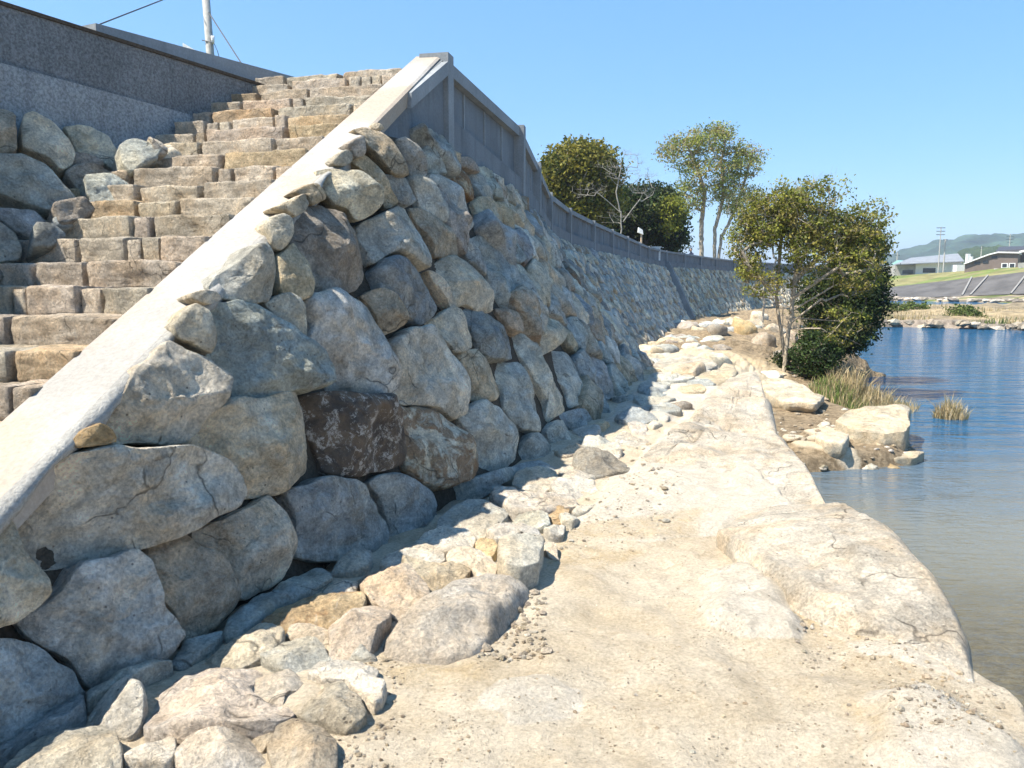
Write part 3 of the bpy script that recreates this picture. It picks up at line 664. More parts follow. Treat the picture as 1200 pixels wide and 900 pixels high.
# ------------------------------------------------------------------ parapet along the river
par = empty('concrete_parapet', (.1, 12.7, 4.6)); tag(par, 'long grey concrete parapet of recessed panels and posts on top of the boulder wall', 'parapet')
nodes = [np.array((q[0], q[1])) for q in TP[4:]]
nodes[0] = BR1[:2] + np.array((.03, .06))
mid = []
for i in range(len(nodes) - 1):
    mid.append(nodes[i])
    if i == 0: pass
nodes = mid + [nodes[-1]]
def seg_hex(mb, a, b, z0a, z1a, z0b, z1b, off, th, lean=0.0):
    d = (b - a) / np.linalg.norm(b - a); n = np.array((d[1], -d[0]))   # toward the river
    A0, A1, B0, B1 = a + n * off, a + n * (off - th), b + n * off, b + n * (off - th)
    V = [(*A1, z0a), (*A0, z0a), (*B0, z0b), (*B1, z0b), (*(A1 - n * lean), z1a), (*(A0 - n * lean), z1a), (*(B0 - n * lean), z1b), (*(B1 - n * lean), z1b)]
    mb.hexa(V)
M_line = simple('panel_groove', (.12,.13,.14), .9)
for i in range(len(nodes) - 1):
    a, b = nodes[i], nodes[i + 1]; z0 = 4.78 if i == 0 else 4.6; z0b = 4.6; ln = 5.7
    d = (b - a) / np.linalg.norm(b - a)
    m = MB(); seg_hex(m, a, b, z0 - .45, z0 + .32, z0b - .45, z0b + .32, .06, .4); m.build('plinth', M_panel, par)
    m = MB(); seg_hex(m, a, b, z0 + .322, 5.56, z0b + .322, 5.56, -.06, .18)
    m.build('panel', M_panel, par)
    L = np.linalg.norm(b - a); k = max(2, int(L / .9)); nn = np.array((d[1], -d[0]))
    for j in range(1, k):
        c = a + d * L * j / k + nn * (-.052); m = MB(); m.box((*c, 5.25), (.035, .02, .60), [(*d, 0), (*nn, 0), (0, 0, 1)]); m.build('panel_rib', M_rail, par)
    m = MB(); seg_hex(m, a, b, 5.562, 5.7, 5.562, 5.7, .03, .32); m.build('top_rail', M_rail, par)
for i, a in enumerate(nodes):
    b = nodes[min(i + 1, len(nodes) - 1)]; p = nodes[max(i - 1, 0)]; d = (b - p) / np.linalg.norm(b - p); nn = np.array((d[1], -d[0]))
    m = MB(); wd = .2; c = a + nn * -.07; z0 = 4.75 if i == 0 else 4.55
    m.box((*c, (z0 + 5.73) / 2), (wd, .32, 5.73 - z0), [(*d, 0), (*nn, 0), (0, 0, 1)]); m.build('post', M_rail, par)
# end panel under the band
V = []; F = []; yy = np.linspace(6.3, 8.75, 12)
for y in yy:
    p = band(y); s_, t_ = wall_st(np.array([p[0], y, 4.75])); n = np.array([.955, -.295, 0])
    x = np.interp(y, [6.3, 8.8], [-1.32, -.70])
    V += [(x, y, 4.3), (x - .02, y, max(p[2] - .03, 4.31)), (x - .12, y, max(p[2] - .03, 4.31)), (x - .12, y, 4.3)]
for i in range(len(yy) - 1):
    for j in range(3): F.append((i * 4 + j, (i + 1) * 4 + j, (i + 1) * 4 + j + 1, i * 4 + j + 1))
mesh_obj('end_panel', V, F, M_panel, par, None, False)
V2 = []
# thin top margin along the sloping edge of the end panel
m = MB(); P0 = np.array((-.98, 7.65)); P1 = np.array((-.72, 8.7))
d = (P1 - P0) / np.linalg.norm(P1 - P0); nn = np.array((d[1], -d[0]))
zz0, zz1 = band(7.65)[2], band(8.7)[2]
seg_hex(m, P0, P1, zz0 - .17, zz0 - .03, zz1 - .17, zz1 - .03, .05, .1); m.build('end_rail', M_rail, par)
# sloping concrete beam dividing the far wall
beam = empty('concrete_beam', tuple(FT[14])); tag(beam, 'narrow sloping concrete beam dividing the far boulder wall from parapet to foot', 'beam')
m = MB(); a = surf(SS[14], -.05); b = surf(SS[14], 1.0); n = surf_n(SS[14], .5); dd = (b - a) / np.linalg.norm(b - a); sd = np.cross(dd, n)
m.box((a + b) / 2 + n * .12, (np.linalg.norm(b - a), 1.1, .4), [dd, sd, n]); m.build('sloping_beam', M_panel, beam)
m = MB(); m.box((a + b) / 2 + n * .2 - sd * .48, (np.linalg.norm(b - a), .18, .5), [dd, sd, n]); m.build('beam_edge', M_rail, beam)
m = MB(); c = a + np.array([1.6, -.5, -.05]); m.box(c, (4.2, .8, .35), [np.array([.9, -.42, 0]), np.array([.42, .9, 0]), np.array([0, 0, 1])]); m.build('foot_beam', M_rail, beam)

# ------------------------------------------------------------------ rounded blocks
def rblock(c, half, ax, e=8, n=8, amp=.05, seed=0):
    g = np.linspace(-1, 1, n + 1); V = []; F = []
    for ax_i in range(3):
        for sgn in (-1, 1):
            a, b = np.meshgrid(g, g, indexing='ij'); P = np.zeros(a.shape + (3,)); P[..., ax_i] = sgn; P[..., (ax_i + 1) % 3] = a; P[..., (ax_i + 2) % 3] = b
            base = sum(len(v) for v in V); V.append(P.reshape(-1, 3)); m = n + 1
            for i in range(n):
                for j in range(n):
                    q = (base + i * m + j, base + (i + 1) * m + j, base + (i + 1) * m + j + 1, base + i * m + j + 1); F.append(q if sgn > 0 else q[::-1])
    P = np.vstack(V); P = P / (np.abs(P) ** e).sum(1, keepdims=True) ** (1 / e)
    ax = np.array(ax, float); W = np.array(c) + (P * np.array(half)) @ ax; sd = np.random.default_rng(seed).uniform(0, 50, 3)
    nrm = P @ ax; nrm /= np.linalg.norm(nrm, axis=1, keepdims=True); sz = float(np.mean(half))
    W = W + nrm * ((fbm(W / sz * .8 + sd, 4) * .8 + ridged(W / sz * 2 + sd, 3) * .3) * amp * sz)[:, None]
    return W, F

# ------------------------------------------------------------------ the stone stair
stair = empty('stone_stair', (-2.4, 3.2, 2.6)); tag(stair, 'steep stair of roughly hewn stone blocks climbing between the coping band and the left boulders', 'stairs')
sd_ = dirb[:2] / np.linalg.norm(dirb[:2]); sl_ = dirb[2] / np.linalg.norm(dirb[:2])
left_x = lambda y: np.interp(y, [2, 4.85, 6.4, 8.6], [-3.6, -3.25, -2.95, -2.45])
rise = .148; run = rise / sl_; r = np.random.default_rng(5)
y0 = 8.45; zt = band(8.6)[2] - .10; k = 0; across = np.array((-sd_[1], sd_[0]))
while True:
    y = y0 - k * run * sd_[1]; z = zt - k * rise
    if y < 1.6: break
    p = band(y); xr = p[0] - wl(y) * .9; xl = left_x(y) - .15; width = (xr - xl)
    st = None; x = xr + .03; mb = MB(); bi = 0
    while x > xl:
        small = r.random() < .3; wb = r.uniform(.08, .13) if small else r.uniform(.3, .78); wb = min(wb, x - xl + .1)
        tone = r.choice(['s', 's', 's', 's', 's', 'o']) if not small else 's'
        col = jit((.66, .575, .455) if tone == 's' else (.66, .51, .33), r, .07); zz = z + r.normal(0, .008)
        c0 = np.array((x - wb / 2, y + (xr - x + wb / 2) * .28 + .17 + r.normal(0, .012), zz - rise * .5))
        V, F = rblock(c0, (wb / 2 * .985, .19, rise * .53), [(.962, -.272, 0), (.272, .962, 0), (0, 0, 1)], 22, 16 if not small else 8, .11, seed=k * 50 + bi)
        mb.add(V, F, tuple(col) + (.75 if tone == 'o' else 1,)); x -= wb + .012; bi += 1
    mb.build('step', M_step, stair, True); k += 1
# bed under the steps
V = []; F = []
for i, y in enumerate((1.0, 8.7)):
    p = band(y); z = zt - (y0 - y) / (run * sd_[1]) * rise - .16; V += [(p[0] - .1, y - .1, z), (left_x(y) - .6, y + .7, z)]
mesh_obj('stair_bed', V, [(0, 1, 3, 2)], M_joint, stair, None, False)

# ------------------------------------------------------------------ left retaining wall and its boulders
H_L = 5.4
A = np.array(tuple(atz(-3, 0, H_L))); B = np.array(tuple(atz(338, 108, H_L)))
left = empty('retaining_wall', tuple(A * np.array([1, 1, 0]) + np.array([0, 0, 4.2]))); tag(left, 'grey rough concrete retaining wall above the boulders left of the stair', 'retaining wall')
dAB = (B - A) / np.linalg.norm(B - A); nAB = np.array([dAB[1], -dAB[0], 0])
A2 = np.array([-4.05, 5.55, H_L]); A3 = np.array([-4.15, 3.5, H_L]); A4 = np.array([-4.8, -6, H_L])
line = [A4, A3, A2, A, B + dAB * .5]
def on_AB(u, v, out=0.0):
    o = np.array([0, 0, EYE]); d = np.array(tuple(ray(u, v))); q = A + nAB * out; t = (q - o) @ nAB / (d @ nAB); return o + d * t
jA = on_AB(-3, 75); jB = on_AB(252, 144); zj = lambda x: np.interp(x, [jA[0], jB[0]], [jA[2], jB[2]])
print('left wall', A, B, 'joint', jA, jB, on_AB(0, 130), on_AB(190, 176))
def strip(name, pts, zlo, zhi, off, th, mat):
    m = MB()
    for a, b, l0, l1, h0, h1 in zip(pts[:-1], pts[1:], zlo[:-1], zlo[1:], zhi[:-1], zhi[1:]):
        seg_hex(m, a[:2], b[:2], l0, h0, l1, h1, off, th)
    return m.build(name, mat, left)
lj = [jA[2]] * 3 + [jA[2], np.interp((B + dAB * .5)[0], [jA[0], jB[0]], [jA[2], jB[2]]) + .0]
lj[-1] = jA[2] + (jB[2] - jA[2]) * (np.linalg.norm((B + dAB * .5 - A)[:2]) / np.linalg.norm((jB - jA)[:2]))
strip('upper_wall', line, [z + .002 for z in lj], [H_L - .03] * 5, 0, .35, M_rough)
strip('lower_wall', line, [z - 1.6 for z in lj], lj, .05, .42, M_rough2)
# cap and the paler upstand behind it
C0 = on_AB(112, 27, -.30); C1 = on_AB(356, 93, -.30)
m = MB(); dC = (C1 - C0); e0 = C0 - dC * .0; e1 = C1 + dC * .12
V8 = []
for z in (-1, 1):
    for p_, o_ in ((e0, 0), (e0, -.25), (e1, -.25), (e1, 0)):
        q = p_ + nAB * o_; V8.append((q[0], q[1], 4.9 if z < 0 else p_[2]))
m.hexa(V8[::1]); m.build('upstand', M_rail, left)
m = MB(); 
for a, b in zip(line[:-1], line[1:]): seg_hex(m, a[:2], b[:2], H_L - .028, H_L, H_L - .028, H_L, .015, .4)
m.build('dark_joint', M_joint, left)
# boulder slope below it
lb = empty('boulder_slope', (-3.6, 5.5, 3.6)); tag(lb, 'slope of stacked weathered boulders left of the stair under the concrete wall', 'boulder slope')
LT = [(-4.2, 2), (-4.1, 4.4), tuple(on_AB(-3, 130, .12)[:2]), tuple(on_AB(190, 178, .12)[:2])]
LTz = [3.9, 4.1, on_AB(-3, 130, .12)[2], on_AB(190, 178, .12)[2]]
LF = [(-3.7, 1.5), (-3.55, 3.6), (-3.3, 4.95), (-2.98, 6.4)]
def stair_z(y): return zt - (y0 - y) / (run * sd_[1]) * rise
LFz = [stair_z(q[1]) - .1 for q in LF]
Vv = [(*LT[i], LTz[i]) for i in range(4)] + [(*LF[i], LFz[i]) for i in range(4)]
V = []; F = []; Fi = []
for i in range(3): F.append((i, i + 1, 4 + i + 1, 4 + i))
# extend the sheet for ray casting only
ext = [tuple(np.array(Vv[i]) + (np.array(Vv[i]) - np.array(Vv[i + 4])) * .4) for i in range(4)] + [tuple(np.array(Vv[i + 4]) - (np.array(Vv[i]) - np.array(Vv[i + 4])) * .5) for i in range(4)]
e4 = tuple(np.array(ext[3]) + (np.array(ext[3]) - np.array(ext[2])) * .5); e8 = tuple(np.array(ext[7]) + (np.array(ext[7]) - np.array(ext[6])) * .5)
BL = BVHTree.FromPolygons(ext[:4] + [e4] + ext[4:] + [e8], [(i, i + 1, 5 + i + 1, 5 + i) for i in range(4)])
nb = np.array([.5, -.35, .6]); Vb = [tuple(np.array(q) - nb * .5) for q in Vv]
mesh_obj('earth_backing', Vb, F, M_joint, lb, None, False)
LEFT = [('n', .5, [(-30,125),(5,128),(18,138),(21,160),(20,182),(0,184),(-30,184)]), ('c', .1, [(22,150),(28,136),(40,133),(60,142),(75,160),(88,178),(85,192),(72,200),(60,192),(40,182),(24,175)]),
 ('c', 0, [(72,150),(85,147),(105,150),(125,162),(138,180),(148,200),(140,207),(120,196),(100,190),(88,180)]), ('g', 0, [(138,168),(155,161),(178,165),(190,175),(185,190),(165,200),(152,205),(142,190)]),
 ('g', 0, [(-30,185),(0,182),(25,182),(50,192),(70,210),(92,235),(85,248),(55,253),(30,246),(0,230),(-30,225)]), ('k', 0, [(72,203),(85,193),(110,192),(132,202),(138,218),(125,232),(105,236),(92,230),(82,215)]),
 ('b', 0, [(-30,247),(10,246),(40,248),(58,262),(64,278),(40,282),(20,275),(0,262),(-30,260)]), ('g', 0, [(-30,258),(0,262),(20,276),(28,292),(24,306),(0,310),(-30,312)]), ('g', 0, [(138,215),(150,208),(161,207),(160,218),(148,224)]),
 ('c', .1, [(172,160),(188,168),(198,178),(190,186),(180,180)]), ('b', 0, [(95,235),(110,236),(122,238),(115,247),(100,245)]), ('k', 0, [(-40,310),(0,314),(8,325),(-10,335),(-45,335)]), ('b', 0, [(60,256),(75,252),(92,250),(95,262),(80,270),(66,268)]), ('g', 0, [(98,205),(130,203),(150,213),(160,225),(142,240),(110,240),(100,225)]), ('k', 0, [(58,238),(98,232),(112,245),(100,260),(70,264)]), ('g', 0, [(150,192),(190,188),(202,198),(188,212),(160,212)]), ('c', 0, [(168,172),(198,170),(216,184),(202,196),(180,196)]), ('k', 0, [(85,178),(110,182),(125,195),(100,200),(80,195)]), ('d', 0, [(40,262),(62,262),(80,275),(60,292),(35,290)])]
for i, (cc, rust, poly) in enumerate(LEFT):
    cu, cv = poly_center(poly)[0]; O = BL.ray_cast(Vector((0, 0, EYE)), ray(max(cu, 2), cv).normalized())[0]
    if O is None: print('left miss', i); continue
    O = np.array(tuple(O)); tc = np.array((0, 0, EYE)) - O; tc /= np.linalg.norm(tc); n_ = nb / np.linalg.norm(nb) + tc * .8; O = O + tc * (-.12 if i == 3 else .08); P2, O, ex, ey, n = plane_poly(poly, O, n_ / np.linalg.norm(n_))
    A_ = poly_center(P2)[1]; V, F = boulder_mesh(P2, O, ex, ey, n, float(np.clip(.26 * math.sqrt(A_), .04, .18)), .4, det=1.4, seed=300 + i, flat=.4)
    mesh_obj('boulder', V, F, M_stone, lb, np.array(tuple(jit(GC[cc], np.random.default_rng(i), .04)) + (1 - rust,)))
r = np.random.default_rng(77)
for i in range(14):   # the slope goes on out of frame
    fy = r.uniform(2, 4.6); tt = r.uniform(.05, .95); f = np.array([np.interp(fy, [q[1] for q in LF], [q[0] for q in LF]), fy, stair_z(fy)]); t_ = np.array([-4.9, fy + .5, 4.0]); c = f + (t_ - f) * tt
    a = np.sort(r.uniform(0, 2 * math.pi, 8)); P2 = np.stack([np.cos(a), np.sin(a)], 1) * r.uniform(.25, .42)
    ex, ey, n = frame(nb); V, F = boulder_mesh(P2, c, ex, ey, n, .18, .3, det=.8, seed=500 + i)
    mesh_obj('boulder', V, F, M_stone, lb, np.array(tuple(jit(GC['g'], r)) + (1,)))

# ------------------------------------------------------------------ loose rocks of the apron along the wall foot
APRON = [  # colour, rust, height, outline, label
('w', .1, .10, [(235,768),(250,760),(275,750),(300,738),(320,735),(333,745),(335,755),(318,765),(300,772),(275,778),(240,778)], 'flat cream rock with ochre edge just right of the dark brown-footed boulder'),
('p', 0, .12, [(302,768),(320,757),(345,750),(362,748),(380,757),(392,768),(378,778),(360,785),(345,787),(320,780)], 'light grey pointed flat rock in the middle of the near apron'),
('o', .6, .12, [(307,730),(325,718),(350,705),(372,697),(400,696),(425,700),(430,707),(415,718),(400,725),(385,737),(360,738),(335,735)], 'broad flat orange-tinted rock near the wall foot'),
('c', 0, .2, [(384,760),(386,735),(395,722),(415,712),(440,706),(458,712),(455,730),(440,750),(430,762),(410,762)], 'blocky cream-grey rock casting shade onto the long half-buried slab'),
('t', .2, .2, [(416,672),(430,665),(450,662),(470,668),(485,675),(500,690),(505,700),(495,712),(480,718),(460,712),(440,703),(425,695)], 'rounded tan rock beside the pointed end of the long half-buried slab'),
('t', .1, .13, [(470,660),(490,663),(515,663),(535,658),(550,665),(547,675),(530,680),(515,690),(505,697),(492,680),(480,672)], 'thin tan slab with a sharp shaded front edge'),
('w', 0, .10, [(445,660),(455,645),(475,640),(500,641),(518,648),(520,658),(505,664),(480,663),(462,662)], 'pale smooth rock behind the thin tan slab'),
('w', 0, .11, [(487,637),(495,628),(520,619),(545,620),(560,627),(555,640),(540,645),(515,643),(500,640)], 'pale flat-topped rock left of the small round tan stone'),
('w', 0, .09, [(520,655),(535,643),(555,645),(575,652),(583,662),(580,672),(565,675),(548,665),(530,662)], 'pale flat rock left of the tall white egg-shaped stone'),
('o', .2, .1, [(556,640),(565,628),(578,630),(585,642),(580,650),(568,652)], 'small round tan stone behind the white egg-shaped stone'),
('w', 0, .22, [(583,655),(588,640),(600,628),(618,625),(632,635),(636,652),(630,668),(612,676),(595,675),(585,667)], 'upright white egg-shaped stone at the edge of the sand'),
('p', 0, .08, [(570,622),(590,617),(612,616),(630,622),(637,632),(625,632),(610,625),(595,630),(582,632)], 'thin grey slab directly behind the white egg-shaped stone'),
('p', 0, .12, [(510,618),(520,605),(545,595),(570,590),(590,598),(597,606),(585,615),(565,622),(540,620)], 'grey rock half in shade in front of the bluish boulders'),
('w', 0, .12, [(573,585),(580,572),(600,567),(625,575),(650,578),(670,577),(678,592),(665,598),(640,601),(612,603),(590,595)], 'largest pale slab of the middle apron, its left corner in shade'),
('w', 0, .1, [(600,565),(610,556),(640,553),(655,560),(650,570),(630,573),(612,570)], 'small cream rock just behind the largest pale slab'),
('w', .1, .11, [(645,572),(655,563),(675,560),(695,563),(703,575),(690,585),(672,583),(655,578)], 'cream rock at the sand edge right of the largest pale slab'),
('o', .5, .1, [(640,602),(650,593),(665,590),(668,600),(660,608),(648,607)], 'small rusty stone in front of the largest pale slab'),
('p', 0, .09, [(598,612),(610,603),(630,600),(643,605),(645,615),(625,618),(605,617)], 'small pale grey rock left of the small rusty stone'),
('w', 0, .09, [(652,553),(668,543),(690,540),(703,550),(698,560),(680,563),(662,562)], None),
('w', .1, .09, [(690,535),(700,525),(720,522),(730,532),(722,542),(700,542)], None),
('w', 0, .09, [(717,518),(730,508),(745,510),(760,518),(755,528),(735,532)], None),
('p', 0, .1, [(735,500),(748,495),(758,502),(757,512),(745,512)], None),
('w', 0, .1, [(750,497),(760,492),(772,493),(776,500),(765,504)], None),
('w', 0, .12, [(770,487),(777,484),(784,487),(783,494),(773,494)], 'farthest small sunlit stone where the wall shadow meets the sand'),
('w', .1, .12, [(160,800),(168,793),(195,780),(225,777),(255,780),(290,778),(308,782),(300,795),(290,812),(310,825),(335,830),(340,845),(320,855),(290,860),(250,865),(220,868),(190,860),(172,850),(178,825),(170,810)], 'biggest cream slab of the nearest apron rocks'),
('w', 0, .18, [(98,838),(105,825),(125,812),(150,805),(168,812),(172,825),(165,840),(150,848),(120,850),(100,848)], 'cream rock with shaded right side, left of the biggest cream slab'),
('c', 0, .16, [(0,905),(20,880),(50,862),(90,850),(120,850),(135,858),(142,880),(140,905)], 'large grey-cream rock in the bottom left corner'),
('w', .1, .12, [(142,875),(155,867),(180,864),(205,868),(207,885),(195,893),(160,895),(145,890)], 'small cream rock right of the bottom left corner rock'),
('w', .15, .13, [(205,885),(220,872),(250,865),(285,862),(312,865),(318,880),(300,893),(260,902),(220,902)], 'oval cream rock in front of the biggest cream slab'),
('k', .2, .15, [(332,825),(345,808),(372,797),(400,802),(420,815),(430,835),(420,850),(405,858),(385,850),(355,842)], 'dark mottled rock with a jagged top at the right edge of the apron'),
('w', 0, .14, [(362,790),(378,778),(400,768),(425,772),(445,785),(440,800),(455,808),(450,820),(440,828),(425,815),(405,800),(380,797)], 'pale angular rock above the dark mottled rock'),
('c', .1, .09, [(290,810),(300,795),(325,785),(350,787),(365,798),(350,808),(335,815),(330,828),(310,825)], 'low cream rock left of the dark mottled rock'),
('t', .2, .18, [(315,870),(325,852),(350,845),(380,853),(395,868),(395,890),(380,908),(330,908),(318,890)], 'rough brownish rock at the bottom below the dark mottled rock'),
('p', 0, .12, [(405,765),(415,757),(438,764),(442,772),(425,774)], 'thin grey sliver of rock below the blocky cream-grey rock'),
('c', .3, .08, [(333,745),(340,735),(365,735),(385,738),(384,752),(365,750),(345,752)], 'small speckled stone between the orange-tinted and light grey rocks'),
('b', 0, .12, [(262,740),(270,725),(290,712),(320,695),(345,682),(370,672),(385,675),(388,685),(370,692),(345,705),(320,718),(300,730),(280,742)], 'long shaded grey rock under the near wall boulders'),
('g', 0, .12, [(385,668),(400,655),(420,650),(437,652),(430,662),(410,668)], 'small shaded grey stone beneath the bluish boulders'),
('w', .1, .09, [(372,695),(385,688),(405,684),(420,685),(418,694),(400,697)], None), ('b', 0, .1, [(200,775),(215,760),(240,748),(262,740),(255,752),(235,765),(215,777)], None),
('c', 0, .08, [(480,640),(490,632),(498,628),(492,638)], None), ('w', 0, .08, [(637,618),(650,612),(664,616),(660,626),(645,628)], None), ('w', 0, .08, [(668,602),(685,592),(700,588),(702,594),(685,602)], None),
('w', 0, .07, [(632,636),(640,630),(652,640),(655,652),(645,650)], None), ('w', 0, .08, [(655,604),(668,600),(680,606),(672,614),(660,612)], None), ('b', 0, .14, [(-25,905),(0,882),(40,862),(78,848),(96,836),(98,822),(70,826),(30,850),(-10,872),(-30,885)], 'shaded blue-grey rock wedged under the lowest left wall boulder'), ('g', 0, .14, [(100,828),(125,815),(150,806),(172,796),(200,782),(195,776),(165,788),(130,800),(104,814)], 'thin shaded grey rock behind the cream rocks at the lower left'), ('t', 0, .09, [(290,870),(315,862),(322,856),(318,872),(305,880)], None)]
for i, (cc, rust, h, poly, lab) in enumerate(APRON):
    cx_, cy_ = poly_center(poly)[0]; z = 1.70 + h * .32; W = [atz(u, v, z) for u, v in poly]
    rq = np.random.default_rng(i + 300); P2, O, ex, ey, n = pts_frame(W, (.03 + rq.normal(0, .07), -.06 + rq.normal(0, .07), 1)); cA = dict(GC, k=(.54, .485, .39), t=(.64, .54, .40), o=(.64, .49, .30), p=(.62, .59, .52), c=(.66, .59, .465), w=(.72, .655, .54)); col = jit(cA[cc], np.random.default_rng(i + 60), .04)
    V, F = boulder_mesh(P2, O - n * h * (.2 if i != 10 else .05), ex, ey, n, h * (.55 if i != 10 else .9), h * .5 + .14, det=float(np.clip(10 / O[1], .8, 3)), seed=700 + i, rough=1.0 if i != 10 else .5, facets=4, flat=.3, shrink=1.03)
    o = mesh_obj('rock', V, F, M_pale, None, np.array(tuple(col) + (1 - rust,)))
    tag(o, lab or 'small pale rock wedged between larger ones in the sunlit apron', 'rock', 'rocks of the apron along the wall foot')
# long half-buried slab
poly = [(443,765),(450,748),(470,726),(500,703),(530,686),(560,678),(600,676),(618,688),(606,706),(590,730),(572,752),(550,768),(505,774),(470,776)]
P2, O, ex, ey, n = pts_frame([atz(u, v, 1.74) for u, v in poly], (.02, -.06, 1)); V, F = boulder_mesh(P2, O - np.array([0, 0, .05]), ex, ey, n, .115, .25, det=2.8, seed=42, facets=2, rough=.8, flat=1.0, shrink=1.05)
tag(mesh_obj('rock', V, F, M_pale, None, np.array((.62, .56, .47, 1))), 'long smooth pale slab half buried in the sand beside the apron', 'rock')
def dome(px, z, H, depth, seed, label, flat=.9, det=1.6, facets=2, rough=.5, n0=(.0, -.03, 1), col=(.63, .56, .45), drop=.05):
    P2, O, ex, ey, n = pts_frame([atz(u, v, z) for u, v in px], n0); V, F = boulder_mesh(P2, O - np.array([0, 0, drop]), ex, ey, n, H, depth, det=det, seed=seed, facets=facets, rough=rough, flat=flat, shrink=1.02)
    o = mesh_obj('bedrock', V, F, M_pale, None, np.array(col + (.9,))); tag(o, label, 'rock')
dome([(842,622),(870,606),(915,598),(975,600),(1050,646),(1105,704),(1138,752),(1150,806),(1110,782),(1050,762),(990,738),(935,706),(885,668)], 1.74, .20, 1.9, 61, 'big rounded pale bedrock dome at the right edge of the ledge above the water', .8)
dome([(650,620),(705,580),(760,535),(812,490),(850,458),(884,446),(900,478),(925,522),(950,562),(968,590),(930,600),(860,614),(750,624)], 1.72, .20, 1.9, 62, 'long pale bedrock hump along the ledge edge behind the rounded dome', .6, det=1.3)
dome([(1008,824),(1060,806),(1110,818),(1150,836),(1200,862),(1290,930),(1260,1010),(1050,960),(1005,880)], 1.70, .08, .8, 63, 'pale bedrock patch in the bottom right corner', .8)
# further apron in the wall's shade and shore rocks
def rough_rock(c, rad, h, cc, seed, label, group=None, mat=None, rust=0, det=1, asp=1., rot=0.):
    r = np.random.default_rng(seed); k = 9; a = (np.arange(k) + r.uniform(-.35, .35, k)) / k * 2 * math.pi
    q = r.uniform(.75, 1.1, k) * rad; P2 = np.stack([np.cos(a) * q * asp, np.sin(a) * q / asp], 1); cr, sr = math.cos(rot), math.sin(rot); P2 = P2 @ np.array([[cr, sr], [-sr, cr]])
    ex, ey, n = frame((r.normal(0, .06), r.normal(0, .06), 1)); V, F = boulder_mesh(P2, np.array(c), ex, ey, n, h, h * .8 + .15, det=det, seed=seed, facets=5, rough=1.2)
    o = mesh_obj('rock', V, F, mat or M_pale, None, np.array(tuple(jit(GC[cc] if isinstance(cc, str) else cc, r)) + (1 - rust,))); tag(o, label, 'rock', group); return o
r = np.random.default_rng(9); n_ = 0; y = 6.3; placed = []; apx = [np.array(q[3], float) for q in APRON]
while y < 50:
    for q in range(4):
        off = r.uniform(.1, np.interp(y, [8, 12, 16, 24, 40], [.8, 1.2, 2.4, 3.6, 4.5])); x = FX(y) + off; rad = r.uniform(.16, .34) * np.interp(y, [8, 20, 50], [1, 1.5, 2.6])
        if any((x - a) ** 2 + (y - b) ** 2 < (.75 * (rad + c)) ** 2 for a, b, c in placed): continue
        if x > CX(y) - .2: continue
        if y < 9.5 and any(inside(pix((x, y, 1.72)), q_) for q_ in apx): continue
        placed.append((x, y, rad)); rough_rock((x, y, gz(x, y) + .0), rad, rad * r.uniform(.25, .5), r.choice(['k', 'g', 't', 'b']), 2000 + n_, 'flattish grey rock lying along the shaded foot of the boulder wall', 'rocks along the shaded wall foot', det=float(np.clip(9 / y, .3, 1)), asp=r.uniform(.9, 1.35), rot=1.2); n_ += 1
    y += np.interp(y, [8, 20, 50], [.33, .7, 1.6])
print('apron far', n_)
def rock_px(u, v, z, wpx, h, cc, seed, label, rust=0, asp=1.1, sink=.0, rot=0.):
    p = atz(u, v, z); rad = wpx / 2 / F_PX * p.y; g = gz(p.x, p.y); return rough_rock((p.x, p.y, g - sink), rad / 1.05, h, cc, seed, label, None, None, rust, float(np.clip(9 / p.y, .5, 1.5)), asp, rot)
sl2 = [(980,500),(984,488),(1010,482),(1045,479),(1066,479),(1068,492),(1066,500),(1040,500),(1010,499)]
def slab_px(poly, z, h, cc, seed, label, depth=.4, rust=0, det=1.0):
    P2, O, ex, ey, n = pts_frame([atz(u, v, z) for u, v in poly], (.0, -.02, 1)); V, F = boulder_mesh(P2, O - np.array([0, 0, h * .6]), ex, ey, n, h, depth, det=det, seed=seed, facets=1, rough=.5, flat=.25)
    tag(mesh_obj('rock', V, F, M_pale, None, np.array(tuple(q * f for q, f in zip(GC[cc], (.84, .80, .74))) + (1 - rust,))), label, 'rock')
slab_px([(978,492),(990,484),(1020,479),(1055,477),(1066,480),(1067,494),(1062,500),(1035,502),(1000,500)], .62, .12, 'c', 901, 'big flat-topped pale slab on the lower shore by the water', .75)
slab_px([(955,512),(965,502),(985,502),(997,512),(990,519),(968,518)], .5, .1, 'w', 902, 'small pale flat rock in the middle of the lower shore', .3)
slab_px([(872,450),(880,440),(925,445),(965,462),(960,472),(920,468)], .66, .08, 'w', 903, 'broad low pale slab on the shore path behind the ledge', .3)
slab_px([(1040,532),(1075,528),(1085,531),(1070,537),(1048,537)], .14, .06, 'c', 904, 'thin brown slab at the very edge of the water', .25)
rock_px(1020, 520, .45, 22, .22, 'g', 911, 'pale angular rock in front of the flat-topped shore slab')
rock_px(1046, 522, .4, 26, .22, 'o', 912, 'tan rock right of the pale angular shore rock', .3)
rock_px(1074, 508, .1, 16, .04, 'c', 913, 'small flat stone barely above the water right of the slab')
rock_px(944, 450, .85, 30, .5, 'c', 914, 'upright pale boulder at the foot of the dark shrub')
rock_px(965, 478, .7, 20, .1, 'w', 915, 'low pale stone between shore path and green grass')
rock_px(1190, 441, 0, 5, .12, 'k', 916, 'tiny dark rock poking out of the open river')
rubble = [(858,372,34,.5,'t'),(880,378,30,.6,'t'),(872,392,34,.7,'o'),(905,385,30,.5,'n'),(893,405,34,.6,'n'),(918,412,26,.5,'k'),(868,382,22,.5,'c'),(905,425,30,.25,'w'),(890,372,26,.6,'c'),(845,378,22,.3,'c'),(925,395,24,.5,'n')]
